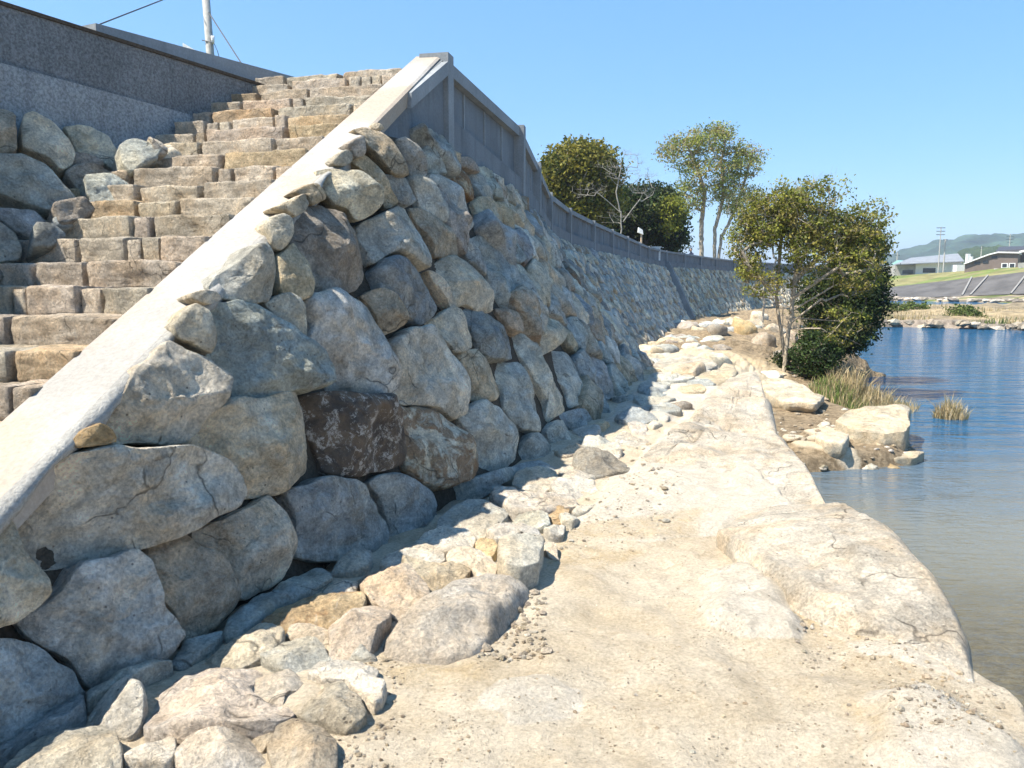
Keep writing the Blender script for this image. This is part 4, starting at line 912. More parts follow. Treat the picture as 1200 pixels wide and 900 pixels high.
wordy = ['farthest pale brown rock of the pile beyond the ledge', 'tan boulder on the pile behind the tree trunks', 'big ochre boulder at the sunlit edge of the wall shadow', 'brown boulder close behind the leaning tree trunk', 'dark-cracked brown boulder left of the tree trunk', 'dark rock right at the foot of the leaning tree', 'small cream rock tucked on the pile above the ochre boulder', 'low pale rock at the near foot of the rubble pile', 'cream boulder topping the rubble pile', 'flat cream rock where foot beam meets rubble', 'brown rock hidden under the dark shrub']
for i, ((u, v, wp, h, cc), lab) in enumerate(zip(rubble, wordy)): rock_px(u, v, 1.1, wp, h, cc, 930 + i, lab, .2)
# shade side slabs on the ledge
slab_px([(765,425),(790,418),(830,420),(845,428),(820,436),(780,434)], 1.72, .1, 'p', 941, 'flat shaded slab across the far end of the ledge', .3)
slab_px([(800,436),(830,440),(855,432),(868,438),(840,452),(805,450)], 1.74, .08, 'c', 942, 'brownish shaded slab in front of the far end slab', .3)
rock_px(838, 416, 1.5, 34, .3, 'c', 943, 'rounded shaded rock at the far tip of the ledge', 0, 1.3)

# pebbles and grit lying on the ledge
r = np.random.default_rng(44); mb = MB(); ico = []
ph = (1 + 5 ** .5) / 2; IV = np.array([(-1, ph, 0), (1, ph, 0), (-1, -ph, 0), (1, -ph, 0), (0, -1, ph), (0, 1, ph), (0, -1, -ph), (0, 1, -ph), (ph, 0, -1), (ph, 0, 1), (-ph, 0, -1), (-ph, 0, 1)]) / 1.9
IF = [(0, 11, 5), (0, 5, 1), (0, 1, 7), (0, 7, 10), (0, 10, 11), (1, 5, 9), (5, 11, 4), (11, 10, 2), (10, 7, 6), (7, 1, 8), (3, 9, 4), (3, 4, 2), (3, 2, 6), (3, 6, 8), (3, 8, 9), (4, 9, 5), (2, 4, 11), (6, 2, 10), (8, 6, 7), (9, 8, 1)]
pu = []; 
def sc(n, region, smin, smax):
    k = 0
    while k < n:
        u = r.uniform(region[0], region[2]); v = r.uniform(region[1], region[3]); p = atz(u, v, 1.72)
        pu.append((p.x, p.y, r.uniform(smin, smax) * (1 if r.random() < .85 else 1.8))); k += 1
sc(1100, (420, 600, 1195, 915), .0015, .005); sc(260, (1040, 745, 1180, 880), .002, .009); sc(240, (560, 680, 640, 770), .004, .014); sc(150, (640, 560, 800, 640), .003, .009)
sc(110, (640, 500, 780, 620), .005, .016); sc(170, (380, 760, 470, 905), .003, .009); sc(130, (930, 700, 1060, 780), .003, .010)
pu = [q for q in pu if q[0] < CX(q[1]) - .05 and q[0] > FX(q[1]) - .1]
px_ = np.array(pu); pz, _ = terrain(px_[:, :1], px_[:, 1:2]); pz = pz[:, 0]
for (x, y, s_), z in zip(pu, pz):
    V = IV * (1 + r.uniform(-.25, .25, (12, 1))) * s_ * np.array([r.uniform(.8, 1.5), r.uniform(.8, 1.4), r.uniform(.5, .9)]); mb.add(V + np.array((x, y, z + s_ * .3)), IF, tuple(jit([(.60, .52, .40), (.42, .36, .28), (.66, .60, .49), (.52, .43, .31)][r.integers(4)], r, .1)) + (1,))
tag(mb.build('pebbles', M_pale, None, False), 'scattered pebbles and grit on the sandy rock ledge', 'pebbles', None, 'stuff')
# shore stones
mb = MB(); pts = []
for k in range(420):
    u = r.uniform(880, 1075); v = r.uniform(440, 545); p = atz(u, v, .45)
    if CX(p.y) + .5 < p.x < WX(p.y) + .1: pts.append((p.x, p.y, r.uniform(.015, .07)))
px_ = np.array(pts); pz, _ = terrain(px_[:, :1], px_[:, 1:2])
for (x, y, s_), z in zip(pts, pz[:, 0]): mb.add(IV * (1 + r.uniform(-.25, .25, (12, 1))) * s_ * np.array([1.3, 1.1, .6]) + np.array((x, y, z + s_ * .2)), IF, tuple(jit([(.3, .25, .18), (.6, .55, .46), (.42, .36, .27)][r.integers(3)], r, .1)) + (1,))
tag(mb.build('shore_stones', M_pale, None, False), 'small stones strewn over the brown lower shore', 'stones', None, 'stuff')

# ------------------------------------------------------------------ trees
def leaf_cloud(C, n_each, spread, size, cols, r, flatz=.6):
    C = np.repeat(np.asarray(C), n_each, 0); n = len(C); P = C + r.normal(0, spread, (n, 3)) * np.array([1, 1, flatz])
    a = r.normal(0, 1, (n, 3)); a /= np.linalg.norm(a, axis=1, keepdims=True); b = r.normal(0, 1, (n, 3)); b -= a * (a * b).sum(1, keepdims=True); b /= np.linalg.norm(b, axis=1, keepdims=True)
    s = size * r.uniform(.6, 1.4, (n, 1)); V = np.stack([P - a * s, P + b * s * .55, P + a * s, P - b * s * .55], 1).reshape(-1, 3)
    F = np.arange(4 * n).reshape(n, 4).tolist(); clump = r.integers(0, len(cols), len(C) // n_each).repeat(n_each) if n_each > 1 else r.integers(0, len(cols), n)
    col = np.array(cols)[clump] * (1 + r.normal(0, .15, (n, 1))); return V, F, np.clip(np.repeat(col, 4, 0), .005, .9)
def tree(name, label, cat, trunks, blobs, cols, leaf, n_each, spread, r_tip=.012, bark=(.30, .27, .23), seed=1, group=None, dens=1.0, jitb=.12, bare=0., maxr=.4, twig=0):
    r = np.random.default_rng(seed); base = trunks[0][0]; root = empty(name, base); tag(root, label, cat, group)
    P = []; par_ = []
    for tr in trunks:
        prev = -1
        for a, b in zip(tr[:-1], tr[1:]):
            a = np.array(a, float); b = np.array(b, float); k = max(2, int(np.linalg.norm(b - a) / .35))
            for j in range(k if prev >= 0 else k + 1):
                t = (j + (1 if prev >= 0 else 0)) / k; q = a + (b - a) * t + r.normal(0, .02, 3) * np.linalg.norm(b - a) * .3; P.append(q); par_.append(prev); prev = len(P) - 1
    T = []; tipb = []
    for bi, (c, rad, n) in enumerate(blobs):
        d = r.normal(0, 1, (int(n * dens), 3)); d /= np.linalg.norm(d, axis=1, keepdims=True); T.append(np.array(c) + d * (r.uniform(.15, 1, (len(d), 1)) ** .45) * np.array(rad)); tipb += [bi] * len(d)
    T = np.vstack(T); tips = []
    Pn = np.array(P); o = np.argsort(((T[:, None] - Pn[None]) ** 2).sum(2).min(1)); A = np.zeros((len(P) + len(T) * 5, 3)); A[:len(P)] = Pn; n = len(P)
    for i in o:
        t = T[i]; d = A[:n] - t; dist = np.sqrt((d ** 2).sum(1)) + np.maximum(0, d[:, 2]) * 1.5; j = int(np.argmin(dist)); a = A[j]; L = np.linalg.norm(t - a); k = int(np.clip(L / .35, 1, 4)); prev = j
        mid = (a + t) / 2 + np.array([0, 0, .12 * L]) + r.normal(0, jitb * L, 3)
        for q in range(1, k + 1):
            s = q / k; p = a * (1 - s) ** 2 + 2 * mid * s * (1 - s) + t * s * s; A[n] = p; par_.append(prev); prev = n; n += 1
        tips.append(prev)
    cnt = np.zeros(n)
    for q in tips: cnt[q] += 1
    for i in range(n - 1, -1, -1):
        if par_[i] >= 0: cnt[par_[i]] += cnt[i]
    rad = np.minimum(r_tip * np.maximum(cnt, .5) ** .48, maxr); V = []; F = []; m = 5; c = 0
    for i in range(n):
        j = par_[i]
        if j < 0: continue
        a, b = A[j], A[i]; t = b - a; l = np.linalg.norm(t)
        if l < 1e-5: continue
        t /= l; x = np.cross(t, (0, 0, 1)) if abs(t[2]) < .9 else np.cross(t, (1, 0, 0)); x /= np.linalg.norm(x); y = np.cross(t, x); ra = min(rad[j], rad[i] * 1.5)
        an = np.arange(m) * 2 * math.pi / m; ring = np.cos(an)[:, None] * x + np.sin(an)[:, None] * y
        V.append(a + ring * ra); V.append(b + t * rad[i] * .3 + ring * rad[i]); F += [(c + q, c + (q + 1) % m, c + m + (q + 1) % m, c + m + q) for q in range(m)]; c += 2 * m
    if twig:
        for q in tips:
            for _ in range(twig):
                a = A[q]; d = r.normal(0, 1, 3); d[2] = abs(d[2]); d /= np.linalg.norm(d); b = a + d * r.uniform(.15, .5); x = np.cross(d, (0, 0, 1)); x /= np.linalg.norm(x); y = np.cross(d, x)
                ring = np.stack([x, -x * .5 + y * .86, -x * .5 - y * .86]); V.append(a + ring * r_tip * .6); V.append(b + ring * r_tip * .25); F += [(c + q2, c + (q2 + 1) % 3, c + 3 + (q2 + 1) % 3, c + 3 + q2) for q2 in range(3)]; c += 6
    V = np.vstack(V); mesh_obj('trunk', V, F, M_bark, root, np.array(bark + (1,)))
    if n_each:
        keep = [q for q in tips if r.random() > bare]; V, F, col = leaf_cloud(A[keep], n_each, spread, leaf, cols, r); mesh_obj('crown', V, F, M_leaf, root, col, False)
    return root
YG = [(.24, .245, .04), (.19, .205, .035), (.25, .22, .05), (.13, .15, .03)]; DG = [(.025, .045, .015), (.035, .06, .02), (.045, .075, .02), (.02, .035, .015)]
LG = [(.26, .30, .06), (.32, .32, .08), (.20, .25, .06), (.28, .22, .09)]; OL = [(.085, .10, .03), (.12, .13, .03), (.06, .08, .03)]
def pxp(u, v, y): return np.array(tuple(aty(u, v, y)))
def blob(u, v, y, ru, rv, n, ry=None): k = y / F_PX; return (pxp(u, v, y), (ru * k, (ry or ru) * k, rv * k), n)
# near riverside tree
b0 = np.array(tuple(atz(918, 428, .95))); yb = b0[1]
tree('riverside_tree', 'multi-stemmed yellow-green tree with pale bare lower branches leaning over the rubble by the river', 'tree',
  [[b0 - (0, 0, .3), pxp(925, 385, yb), pxp(930, 345, yb), pxp(935, 300, yb), pxp(930, 262, yb + .3)], [b0, pxp(918, 372, yb + .1), pxp(908, 340, yb + .2), pxp(895, 300, yb)], [pxp(925, 380, yb), pxp(950, 360, yb - .3), pxp(985, 345, yb - .5), pxp(1020, 340, yb - .5)],
   [pxp(927, 365, yb), pxp(960, 345, yb - .4), pxp(1000, 322, yb - .4)], [pxp(927, 372, yb), pxp(965, 375, yb - .3), pxp(1000, 372, yb - .3)], [pxp(930, 330, yb), pxp(960, 300, yb), pxp(985, 278, yb)], [pxp(908, 345, yb), pxp(885, 320, yb), pxp(870, 295, yb)], [pxp(927, 385, yb), pxp(950, 385, yb - .4), pxp(990, 395, yb - .6), pxp(1010, 405, yb - .7)], [pxp(928, 350, yb), pxp(965, 325, yb - .5), pxp(1010, 318, yb - .7), pxp(1035, 310, yb - .7)], [pxp(932, 320, yb), pxp(950, 285, yb - .3), pxp(970, 250, yb - .3)], [pxp(905, 350, yb + .2), pxp(880, 345, yb), pxp(868, 330, yb)], [b0 + (.1, .1, 0), pxp(912, 360, yb + .4), pxp(912, 320, yb + .4), pxp(915, 285, yb + .2)]],
  [blob(895, 262, yb, 30, 28, 170), blob(935, 258, yb, 36, 30, 300), blob(975, 272, yb, 36, 26, 260), blob(1012, 285, yb, 30, 32, 190), blob(875, 285, yb + .5, 22, 30, 90), blob(950, 290, yb - .3, 40, 22, 110), blob(960, 226, yb, 36, 20, 60), blob(1020, 252, yb, 24, 22, 45), blob(925, 225, yb, 20, 14, 30), blob(878, 315, yb, 12, 18, 26), blob(1000, 335, yb - .5, 26, 16, 40), blob(945, 310, yb, 40, 30, 60), blob(1000, 315, yb - .6, 34, 26, 80), blob(985, 380, yb - .6, 34, 24, 50), blob(890, 330, yb, 26, 24, 40), blob(905, 235, yb, 30, 16, 60)],
  YG + YG + [(.20, .17, .05), (.12, .13, .03)], .044, 30, .12, .0052, (.34, .29, .22), 3, maxr=.13, twig=2, dens=.8, jitb=.2, bare=.24)
b1 = np.array(tuple(atz(893, 378, 1.0)))
tree('riverside_tree', 'slender pale-trunked tree with thin foliage just left of the leaning riverside tree', 'tree', [[b1 - (0, 0, .3), pxp(897, 340, b1[1]), pxp(895, 312, b1[1]), pxp(878, 280, b1[1])], [pxp(897, 345, b1[1]), pxp(908, 310, b1[1]), pxp(905, 285, b1[1])]],
  [blob(880, 270, b1[1], 24, 30, 90), blob(872, 240, b1[1], 22, 20, 70), blob(880, 315, b1[1], 14, 16, 24), blob(905, 262, b1[1], 20, 26, 60)], OL + [(.12, .14, .04)], .05, 30, .2, .007, (.34, .30, .24), 5, maxr=.16, twig=1)
be = np.array(tuple(atz(965, 430, .8))); ye = be[1] + 2.5
tree('evergreen_tree', 'dense dark evergreen rounding out behind the leaning riverside tree', 'tree', [[(be[0], ye, .6), pxp(975, 390, ye), pxp(980, 330, ye)]],
  [blob(1002, 335, ye, 38, 44, 360), blob(990, 380, ye, 36, 36, 300), blob(1015, 350, ye, 24, 40, 160), blob(1008, 295, ye, 28, 26, 140), blob(965, 400, ye, 26, 24, 150), blob(960, 350, ye, 26, 40, 180), blob(990, 402, ye, 18, 14, 50)], DG + [(.07, .10, .025), (.09, .11, .03)], .05, 26, .16, .01, (.16, .13, .10), 6)
def shrub(name, label, cat, c, rad, n, cols, leaf, n_each, spread, seed):
    tree(name, label, cat, [[(c[0], c[1], c[2] - rad[2]), (c[0], c[1], c[2] - rad[2] * .3), (c[0] + .05, c[1], c[2])]], [(np.array(c), rad, n)], cols, leaf, n_each, spread, .006, (.2, .16, .12), seed)
ys_ = 22.5; k = ys_ / F_PX
shrub('shrub', 'glossy dark green shrub at the foot of the evergreen by the water', 'shrub', pxp(958, 418, ys_), (30 * k, 30 * k, 28 * k), 240, DG + [(.07, .11, .03)], .045, 22, .1, 8)
shrub('shrub', 'small yellow-green shrub hanging left of the slender trunk', 'shrub', pxp(878, 318, b1[1] - 1), (.5, .5, .7), 40, LG, .05, 22, .1, 18)
shrub('shrub', 'olive shrub tuft below the leaning trunk', 'shrub', pxp(925, 425, 24), (.5, .5, .45), 90, OL + DG, .04, 22, .1, 28)
# trees on the levee
Y1 = 55
tree('broadleaf_tree', 'dense yellow-green tree leftmost behind the parapet', 'tree', [[(pxp(680, 300, Y1)[0], Y1, 4.5), pxp(680, 270, Y1), pxp(683, 220, Y1)]], [blob(680, 200, Y1, 38, 34, 420), blob(655, 215, Y1, 26, 34, 260), blob(700, 235, Y1, 28, 34, 220), blob(705, 200, Y1 + 1, 22, 26, 120), blob(670, 245, Y1, 30, 24, 180)], [(.2, .18, .03), (.13, .13, .02), (.07, .09, .02), (.23, .2, .035), (.16, .15, .03)], .13, 26, .33, .02, (.2, .17, .13), 11)
Y2 = 52
tree('bare_tree', 'white-barked leafless tree between the yellow-green and dark evergreen trees', 'tree', [[(pxp(728, 300, Y2)[0], Y2, 4.5), pxp(728, 255, Y2), pxp(722, 225, Y2), pxp(728, 195, Y2)], [pxp(728, 250, Y2), pxp(705, 230, Y2), pxp(680, 228, Y2)], [pxp(730, 260, Y2), pxp(745, 240, Y2), pxp(765, 228, Y2)]],
  [blob(735, 195, Y2, 22, 20, 50), blob(755, 215, Y2, 20, 16, 40), blob(690, 222, Y2, 22, 12, 30), blob(712, 200, Y2, 16, 14, 24), blob(720, 255, Y2, 26, 10, 20)], OL, .04, 0, .1, .006, (.27, .25, .22), 12, twig=5, maxr=.10)
Y3 = 62
tree('evergreen_tree', 'broad dark evergreen tree in the middle behind the parapet', 'tree', [[(pxp(755, 300, Y3)[0], Y3, 4.5), pxp(755, 275, Y3), pxp(755, 250, Y3)]], [blob(750, 250, Y3, 44, 34, 420), blob(730, 268, Y3, 34, 26, 200), blob(780, 270, Y3, 24, 26, 200), blob(775, 235, Y3, 16, 18, 80), blob(708, 268, Y3, 24, 20, 100)], DG + [(.06, .075, .02)], .14, 26, .36, .02, (.15, .12, .1), 13)
shrub('yellow_shrub', 'bright yellow-green bushy crown between the dark evergreen and the tall airy tree', 'tree', pxp(785, 252, 60), (1.2, 1.2, 1.5), 90, [(.24, .25, .035), (.16, .18, .03)], .12, 20, .25, 14)
Y5 = 78
tr = []
for (x0, pts) in ((820, [(822, 262), (826, 225), (815, 190), (805, 170)]), (835, [(838, 270), (848, 230), (845, 190), (850, 165)]), (838, [(845, 280), (862, 245), (872, 215), (880, 185)]), (840, [(850, 285), (862, 262), (885, 250), (898, 245)])):
    tr.append([np.array([(x0 - 600) / F_PX * Y5, Y5, 4.3])] + [pxp(u, v, Y5) for u, v in pts])
tree('airy_tree', 'tall airy multi-trunked tree with thin pale green foliage rising above the far parapet', 'tree', tr, [blob(835, 165, Y5, 34, 18, 200), blob(800, 180, Y5, 28, 20, 120), blob(870, 190, Y5, 28, 20, 150), blob(835, 205, Y5, 40, 22, 200), blob(805, 232, Y5, 24, 20, 110), blob(860, 230, Y5, 28, 22, 130), blob(790, 170, Y5, 16, 14, 30)], LG + LG + [(.14, .16, .05)], .11, 22, .34, .014, (.33, .28, .22), 15, twig=2, maxr=.28, jitb=.16, dens=.75)
shrub('shrub', 'low dark shrub poking above the parapet left of the tall airy tree', 'shrub', pxp(795, 285, 66), (1.0, 1.0, 1.1), 60, DG, .1, 20, .22, 34)

# grasses
def blades(name, label, cx, cy, rx, ry, n, h, cols, seed, kind=None, zb=None, cat='grass'):
    r = np.random.default_rng(seed); a = r.uniform(0, 2 * math.pi, n); q = np.sqrt(r.uniform(0, 1, n)); x = cx + np.cos(a) * q * rx; y = cy + np.sin(a) * q * ry
    z = terrain(x[:, None], y[:, None])[0][:, 0] if zb is None else np.full(n, zb); z = np.maximum(z, -.3)
    hh = h * r.uniform(.5, 1.15, n) * (1 - .5 * q); l = r.normal(0, .25, (n, 2)) * hh[:, None]; t = r.uniform(0, math.pi, n); wd = r.uniform(.006, .014, n) * (h / .6)
    dx, dy = np.cos(t) * wd, np.sin(t) * wd; V = np.zeros((n, 5, 3)); V[:, 0] = np.stack([x - dx, y - dy, z], 1); V[:, 1] = np.stack([x + dx, y + dy, z], 1)
    V[:, 2] = np.stack([x + dx * .7 + l[:, 0] * .35, y + dy * .7 + l[:, 1] * .35, z + hh * .6], 1); V[:, 3] = np.stack([x - dx * .7 + l[:, 0] * .35, y - dy * .7 + l[:, 1] * .35, z + hh * .6], 1); V[:, 4] = np.stack([x + l[:, 0], y + l[:, 1], z + hh], 1)
    F = []
    for i in range(n): F += [(5 * i, 5 * i + 1, 5 * i + 2, 5 * i + 3), (5 * i + 3, 5 * i + 2, 5 * i + 4)]
    col = np.array(cols)[r.integers(0, len(cols), n)] * (1 + r.normal(0, .12, (n, 1))); o = mesh_obj(name, V.reshape(-1, 3), F, M_grass, None, np.clip(np.repeat(col, 5, 0), .01, .8), False); tag(o, label, cat, None, kind); return o
DRY = [(.46, .36, .20), (.38, .30, .17), (.52, .43, .27), (.30, .26, .13)]; GRN = [(.13, .20, .04), (.18, .24, .06), (.10, .15, .04)]
p = atz(1035, 472, .1); blades('dry_grass', 'tall dry straw-coloured grass clump at the water edge beside the green grass', p.x - .3, p.y, 1.15, 1.3, 1900, .85, DRY, 1)
p = atz(992, 472, .2); blades('green_grass', 'fresh green grass patch below the dark shrub', p.x, p.y, .9, 1.1, 1300, .6, GRN + DRY[:2], 2)
p = atz(1113, 490, 0); blades('reed_clump', 'lone pale dry reed clump standing in the water', p.x, p.y, .38, .35, 420, .78, DRY, 3, zb=-.1)
p = atz(1068, 474, 0); blades('dry_grass', 'small dry grass tuft at the outer tip of the shore', p.x, p.y, .15, .3, 90, .4, DRY, 4)

# ------------------------------------------------------------------ island, far bank, hill
def hf(name, us, vs_front, ys_rows, z_rows, mat, cols, amp, sc_, nx=200, ny=30, kind='structure', label=None):
    """sheet across columns of x, rows of y"""
M_isl = attr_mat('island_ground', .95, 1.2, .4, 0, .15); M_far_ground = attr_mat('far_bank_ground', .95, .25, .25, 0, .1)
r = np.random.default_rng(2)
# island
gx = np.linspace(0, 1, 260); gy = np.linspace(0, 1, 60); GX, GY = np.meshgrid(gx, gy)
fx0, fy0 = 24, 66.5; X = 22 + GX * 150; yf = 66 - (X - 22) * .62; yf = np.maximum(yf, 66 - 62 * .62 + (X - 84) * .1); Yb = np.interp(X, [22, 60, 110, 172], [78, 112, 116, 110]); Y = yf + (Yb - yf) * GY + fbm(P3(X * .3, GY * 4), 3) * .8
edge = np.minimum(np.minimum(GY * 14, (1 - GY) * 8), GX * 12); Z = -.5 + 1.25 * sstep(edge, 0, 1) + fbm(P3(X * .35, Y * .35), 5) * .25
col = np.where((fbm(P3(X * .25, Y * .18, 3), 4) > .12)[..., None], np.array([.30, .235, .14]), np.array([.21, .17, .11])); col = np.where((edge < .75)[..., None], np.array([.24, .2, .16]), col)
idx = np.arange(X.size).reshape(X.shape); F = np.stack([idx[:-1, :-1], idx[:-1, 1:], idx[1:, 1:], idx[1:, :-1]], -1).reshape(-1, 4).tolist()
o = mesh_obj('river_island', np.stack([X, Y, Z], -1).reshape(-1, 3), F, M_isl, None, col.reshape(-1, 3)); tag(o, kind='structure')
# grass and stones on the island
mb = MB(); V = []; n = 16000; x = 23 + r.uniform(0, 1, n) ** 1.2 * 75; yfr = np.maximum(66 - (x - 22) * .62, 66 - 38.4 + (x - 84) * .1); y = yfr + 1.2 + r.uniform(0, 1, n) ** 1.6 * 38; h = r.uniform(.15, .45, n) * (1 + fbm(P3(x * .3, y * .3), 3)); wd = r.uniform(.03, .09, n)
ok = y < np.interp(x, [22, 60, 110], [76, 110, 114]) - 1; x, y, h, wd = x[ok], y[ok], h[ok], wd[ok]; n = len(x); t = r.uniform(0, 3.14, n); V = np.zeros((n, 3, 3)); lx = r.normal(0, .1, n)
V[:, 0] = np.stack([x - np.cos(t) * wd, y - np.sin(t) * wd, x * 0 + .4], 1); V[:, 1] = np.stack([x + np.cos(t) * wd, y + np.sin(t) * wd, x * 0 + .4], 1); V[:, 2] = np.stack([x + lx, y, .55 + h], 1)
pal = np.array(DRY + DRY + [(.12, .15, .05)]); zone = (fbm(P3(x * .2, y * .2, 9), 3) > .5); col = pal[r.integers(0, len(pal), n)]; col[zone] = np.array([.12, .16, .05])
o = mesh_obj('island_grass', V.reshape(-1, 3), np.arange(3 * n).reshape(n, 3).tolist(), M_grass, None, np.repeat(col, 3, 0), False); tag(o, 'dry pale grass covering the low river island', 'grass', None, 'stuff')
mb = MB()
for i in range(260):
    x = 24 + r.uniform(0, 1) ** 1.3 * 70; yf = max(66 - (x - 22) * .62, 66 - 38.4 + (x - 84) * .1); y = yf + r.uniform(-.2, 1.6); s_ = r.uniform(.12, .5)
    mb.add(IV * (1 + r.uniform(-.3, .3, (12, 1))) * s_ * np.array([1.4, 1.1, .7]) + np.array((x, y, r.uniform(0, .45))), IF, tuple(jit([(.5, .45, .36), (.2, .18, .15), (.33, .29, .23)][r.integers(3)], r, .1)) + (1,))
tag(mb.build('island_stones', M_pale, None, False), 'broken stones along the front edge of the river island', 'stones', None, 'stuff')
for i, (u, v, lab) in enumerate(((1045, 367, 'green bush on the left of the island'), (1073, 366, 'second green bush on the island, right of the first'), (1128, 373, 'small green bush near the front of the island'))):
    p = atz(u, v, .6); shrub('bush', lab, 'bush', (p.x, p.y, 1.0), (1.4, 1.2, .6), 70, [(.08, .12, .03), (.12, .15, .04)], .12, 14, .2, 60 + i)
# far bank: shore, revetment, grass slope, plateau
def row(fn, us): return [fn(u) for u in us]
us = np.linspace(860, 1700, 90)
def zof(u, v, y): return EYE + float(ray(u, v).z / ray(u, v).y) * y
def lerp(u, a, b): return a + (b - a) * (u - 1035) / 165
prof = []
for u in us:
    yF = lerp(u, 172, 150); yT = yF + lerp(u, 22, 14); yG = yT + lerp(u, 22, 14)
    yF = max(yF, 105); yT = max(yT, 112); yG = max(yG, 120)
    zT = zof(u, lerp(u, 337, 318), yT); zG = zof(u, lerp(u, 324, 312), yG); zF = max(.5, zof(u, lerp(u, 350, 344), yF))
    x = lambda y: (u - 600) / F_PX * y
    prof.append([(x(yF - 14), yF - 14, -.6), (x(yF - 9), yF - 9, .25), (x(yF), yF, zF), (x(yT), yT, zT), (x(yG), yG, zG), (x(yG) + 2, yG + 6, zG), (x(yG) + 3000 * .6, yG + 3000, zG + 6)])
prof = np.array(prof)
def sheet(name, j0, j1, mat, col, kind='structure', sub=6, amp=.0, hexcol=None):
    Pp = prof[:, j0]; Q = prof[:, j1]; t = np.linspace(0, 1, sub + 1)[None, :, None]; G = Pp[:, None] * (1 - t) + Q[:, None] * t; G[..., 2] += fbm(P3(G[..., 0] * .3, G[..., 1] * .3), 4) * amp
    idx = np.arange(G.shape[0] * G.shape[1]).reshape(G.shape[:2]); F = np.stack([idx[:-1, :-1], idx[1:, :-1], idx[1:, 1:], idx[:-1, 1:]], -1).reshape(-1, 4).tolist()
    c = np.array(col); cc = np.tile(c, (G.shape[0] * G.shape[1], 1)) if hexcol is None else hexcol(G).reshape(-1, 3); o = mesh_obj(name, G.reshape(-1, 3), F, mat, None, cc, True); tag(o, kind=kind); return o
def shc(G):
    n = fbm(P3(G[..., 0] * .15, G[..., 1] * .4), 4)[..., None]; return np.where(n > .25, np.array([.10, .12, .035]), np.where(n > -.1, np.array([.30, .24, .15]), np.array([.15, .13, .10])))
sheet('far_shore', 0, 1, M_far_ground, (.3, .25, .17), sub=8, amp=.25, hexcol=shc); sheet('far_shore_bank', 1, 2, M_far_ground, (.3, .25, .17), sub=8, amp=.2, hexcol=shc)
sheet('revetment', 2, 3, M_far_ground, (.095, .09, .085)); 
def gc(G): n = fbm(P3(G[..., 0] * .06, G[..., 1] * .3), 3)[..., None]; return np.where(n > .1, np.array([.13, .165, .045]), np.array([.19, .175, .075]))
sheet('far_grass_slope', 3, 4, M_far_ground, (.22, .25, .08), sub=8, hexcol=gc); sheet('far_land', 4, 6, M_far_ground, (.2, .22, .1), sub=12)
mb = MB()
for i in range(120):
    u = r.uniform(1000, 1260); j = np.interp(u, us, range(len(us))); a = prof[int(j), 1]; s_ = r.uniform(.3, .9); mb.add(IV * (1 + r.uniform(-.3, .3, (12, 1))) * s_ * np.array([1.6, 1.1, .6]) + np.array((a[0] + r.uniform(-3, 3), a[1] + r.uniform(-3, 6), .3)), IF, tuple(jit([(.5, .45, .38), (.2, .18, .15)][r.integers(2)], r)) + (1,))
tag(mb.build('far_shore_stones', M_pale, None, False), 'pale stones along the far shore', 'stones', None, 'stuff')
M_stairs = simple('revetment_stair', (.24, .23, .21), .9)
for u0, u1, lab in ((1126, 1140, 'left one of the pair of pale steps on the far revetment'), (1139, 1153, 'right one of the pair of pale steps on the far revetment'), (1186, 1200, 'pale steps on the far revetment nearest the right edge')):
    ja, jb = [np.interp(q, us, range(len(us))) for q in (u0, u1)]; a = prof[int(ja), 2] + (0, 0, .12); b = prof[int(jb), 3] + (0, 0, .12); d = (b - a); n = np.array((.35, 0, 0)); m = MB()
    for k in range(14): c = a + d * (k + .5) / 14; m.box(c + (0, 0, .02), (.35, np.linalg.norm(d) / 13.5, .35), [(1, 0, 0), d / np.linalg.norm(d), np.cross((1, 0, 0), d / np.linalg.norm(d))])
    tag(m.build('revetment_steps', M_stairs), lab, 'steps')
# hill
def hill(name, dist, prf, col, amp, seed, label, depth=500):
    us_ = np.linspace(prf[0][0], prf[-1][0], 260); top = np.interp(us_, [p[0] for p in prf], [p[1] for p in prf]); G = []
    for u, v in zip(us_, top):
        ztop = zof(u, v, dist); prf_ = [(0, 0.0), (.25, .45), (.5, .78), (.8, .97), (1.0, 1.0), (1.3, .8), (1.8, 0)]
        ts = np.linspace(0, 1.8, 46); hh = np.interp(ts, [a for a, _ in prf_], [b for _, b in prf_]); yy = dist - depth + ts * depth; x = (u - 600) / F_PX * dist
        G.append(np.stack([np.full_like(ts, x) + (ts - 1) * 60, yy, 4 + (ztop - 4) * hh], -1))
    G = np.array(G); G[..., 2] += (np.abs(fbm(G * np.array([.02, .02, 0]) * (1500 / dist), 5)) * amp) * (G[..., 2] > 8)
    idx = np.arange(G.shape[0] * G.shape[1]).reshape(G.shape[:2]); F = np.stack([idx[:-1, :-1], idx[1:, :-1], idx[1:, 1:], idx[:-1, 1:]], -1).reshape(-1, 4).tolist()
    nz = fbm(G * .012 * (1500 / dist) + seed, 4)[..., None]; c = np.array(col) * (1 + nz * .5); o = mesh_obj(name, G.reshape(-1, 3), F, M_hill, None, np.clip(c, .01, .5).reshape(-1, 3)); tag(o, kind='structure')
M_hill = attr_mat('wooded_hill', .95, .02, .4, 0, 8.0)
hill('hills', 1500, [(640, 335), (980, 330), (1025, 315), (1045, 300), (1070, 291), (1105, 283), (1135, 279), (1160, 280), (1200, 277), (1300, 268), (1500, 285), (1700, 330)], (.040, .072, .045), 9, 1, '')
hill('hills', 700, [(1040, 330), (1085, 312), (1120, 300), (1150, 293), (1180, 297), (1230, 300), (1400, 300), (1600, 330)], (.035, .055, .02), 6, 5, '', 200)
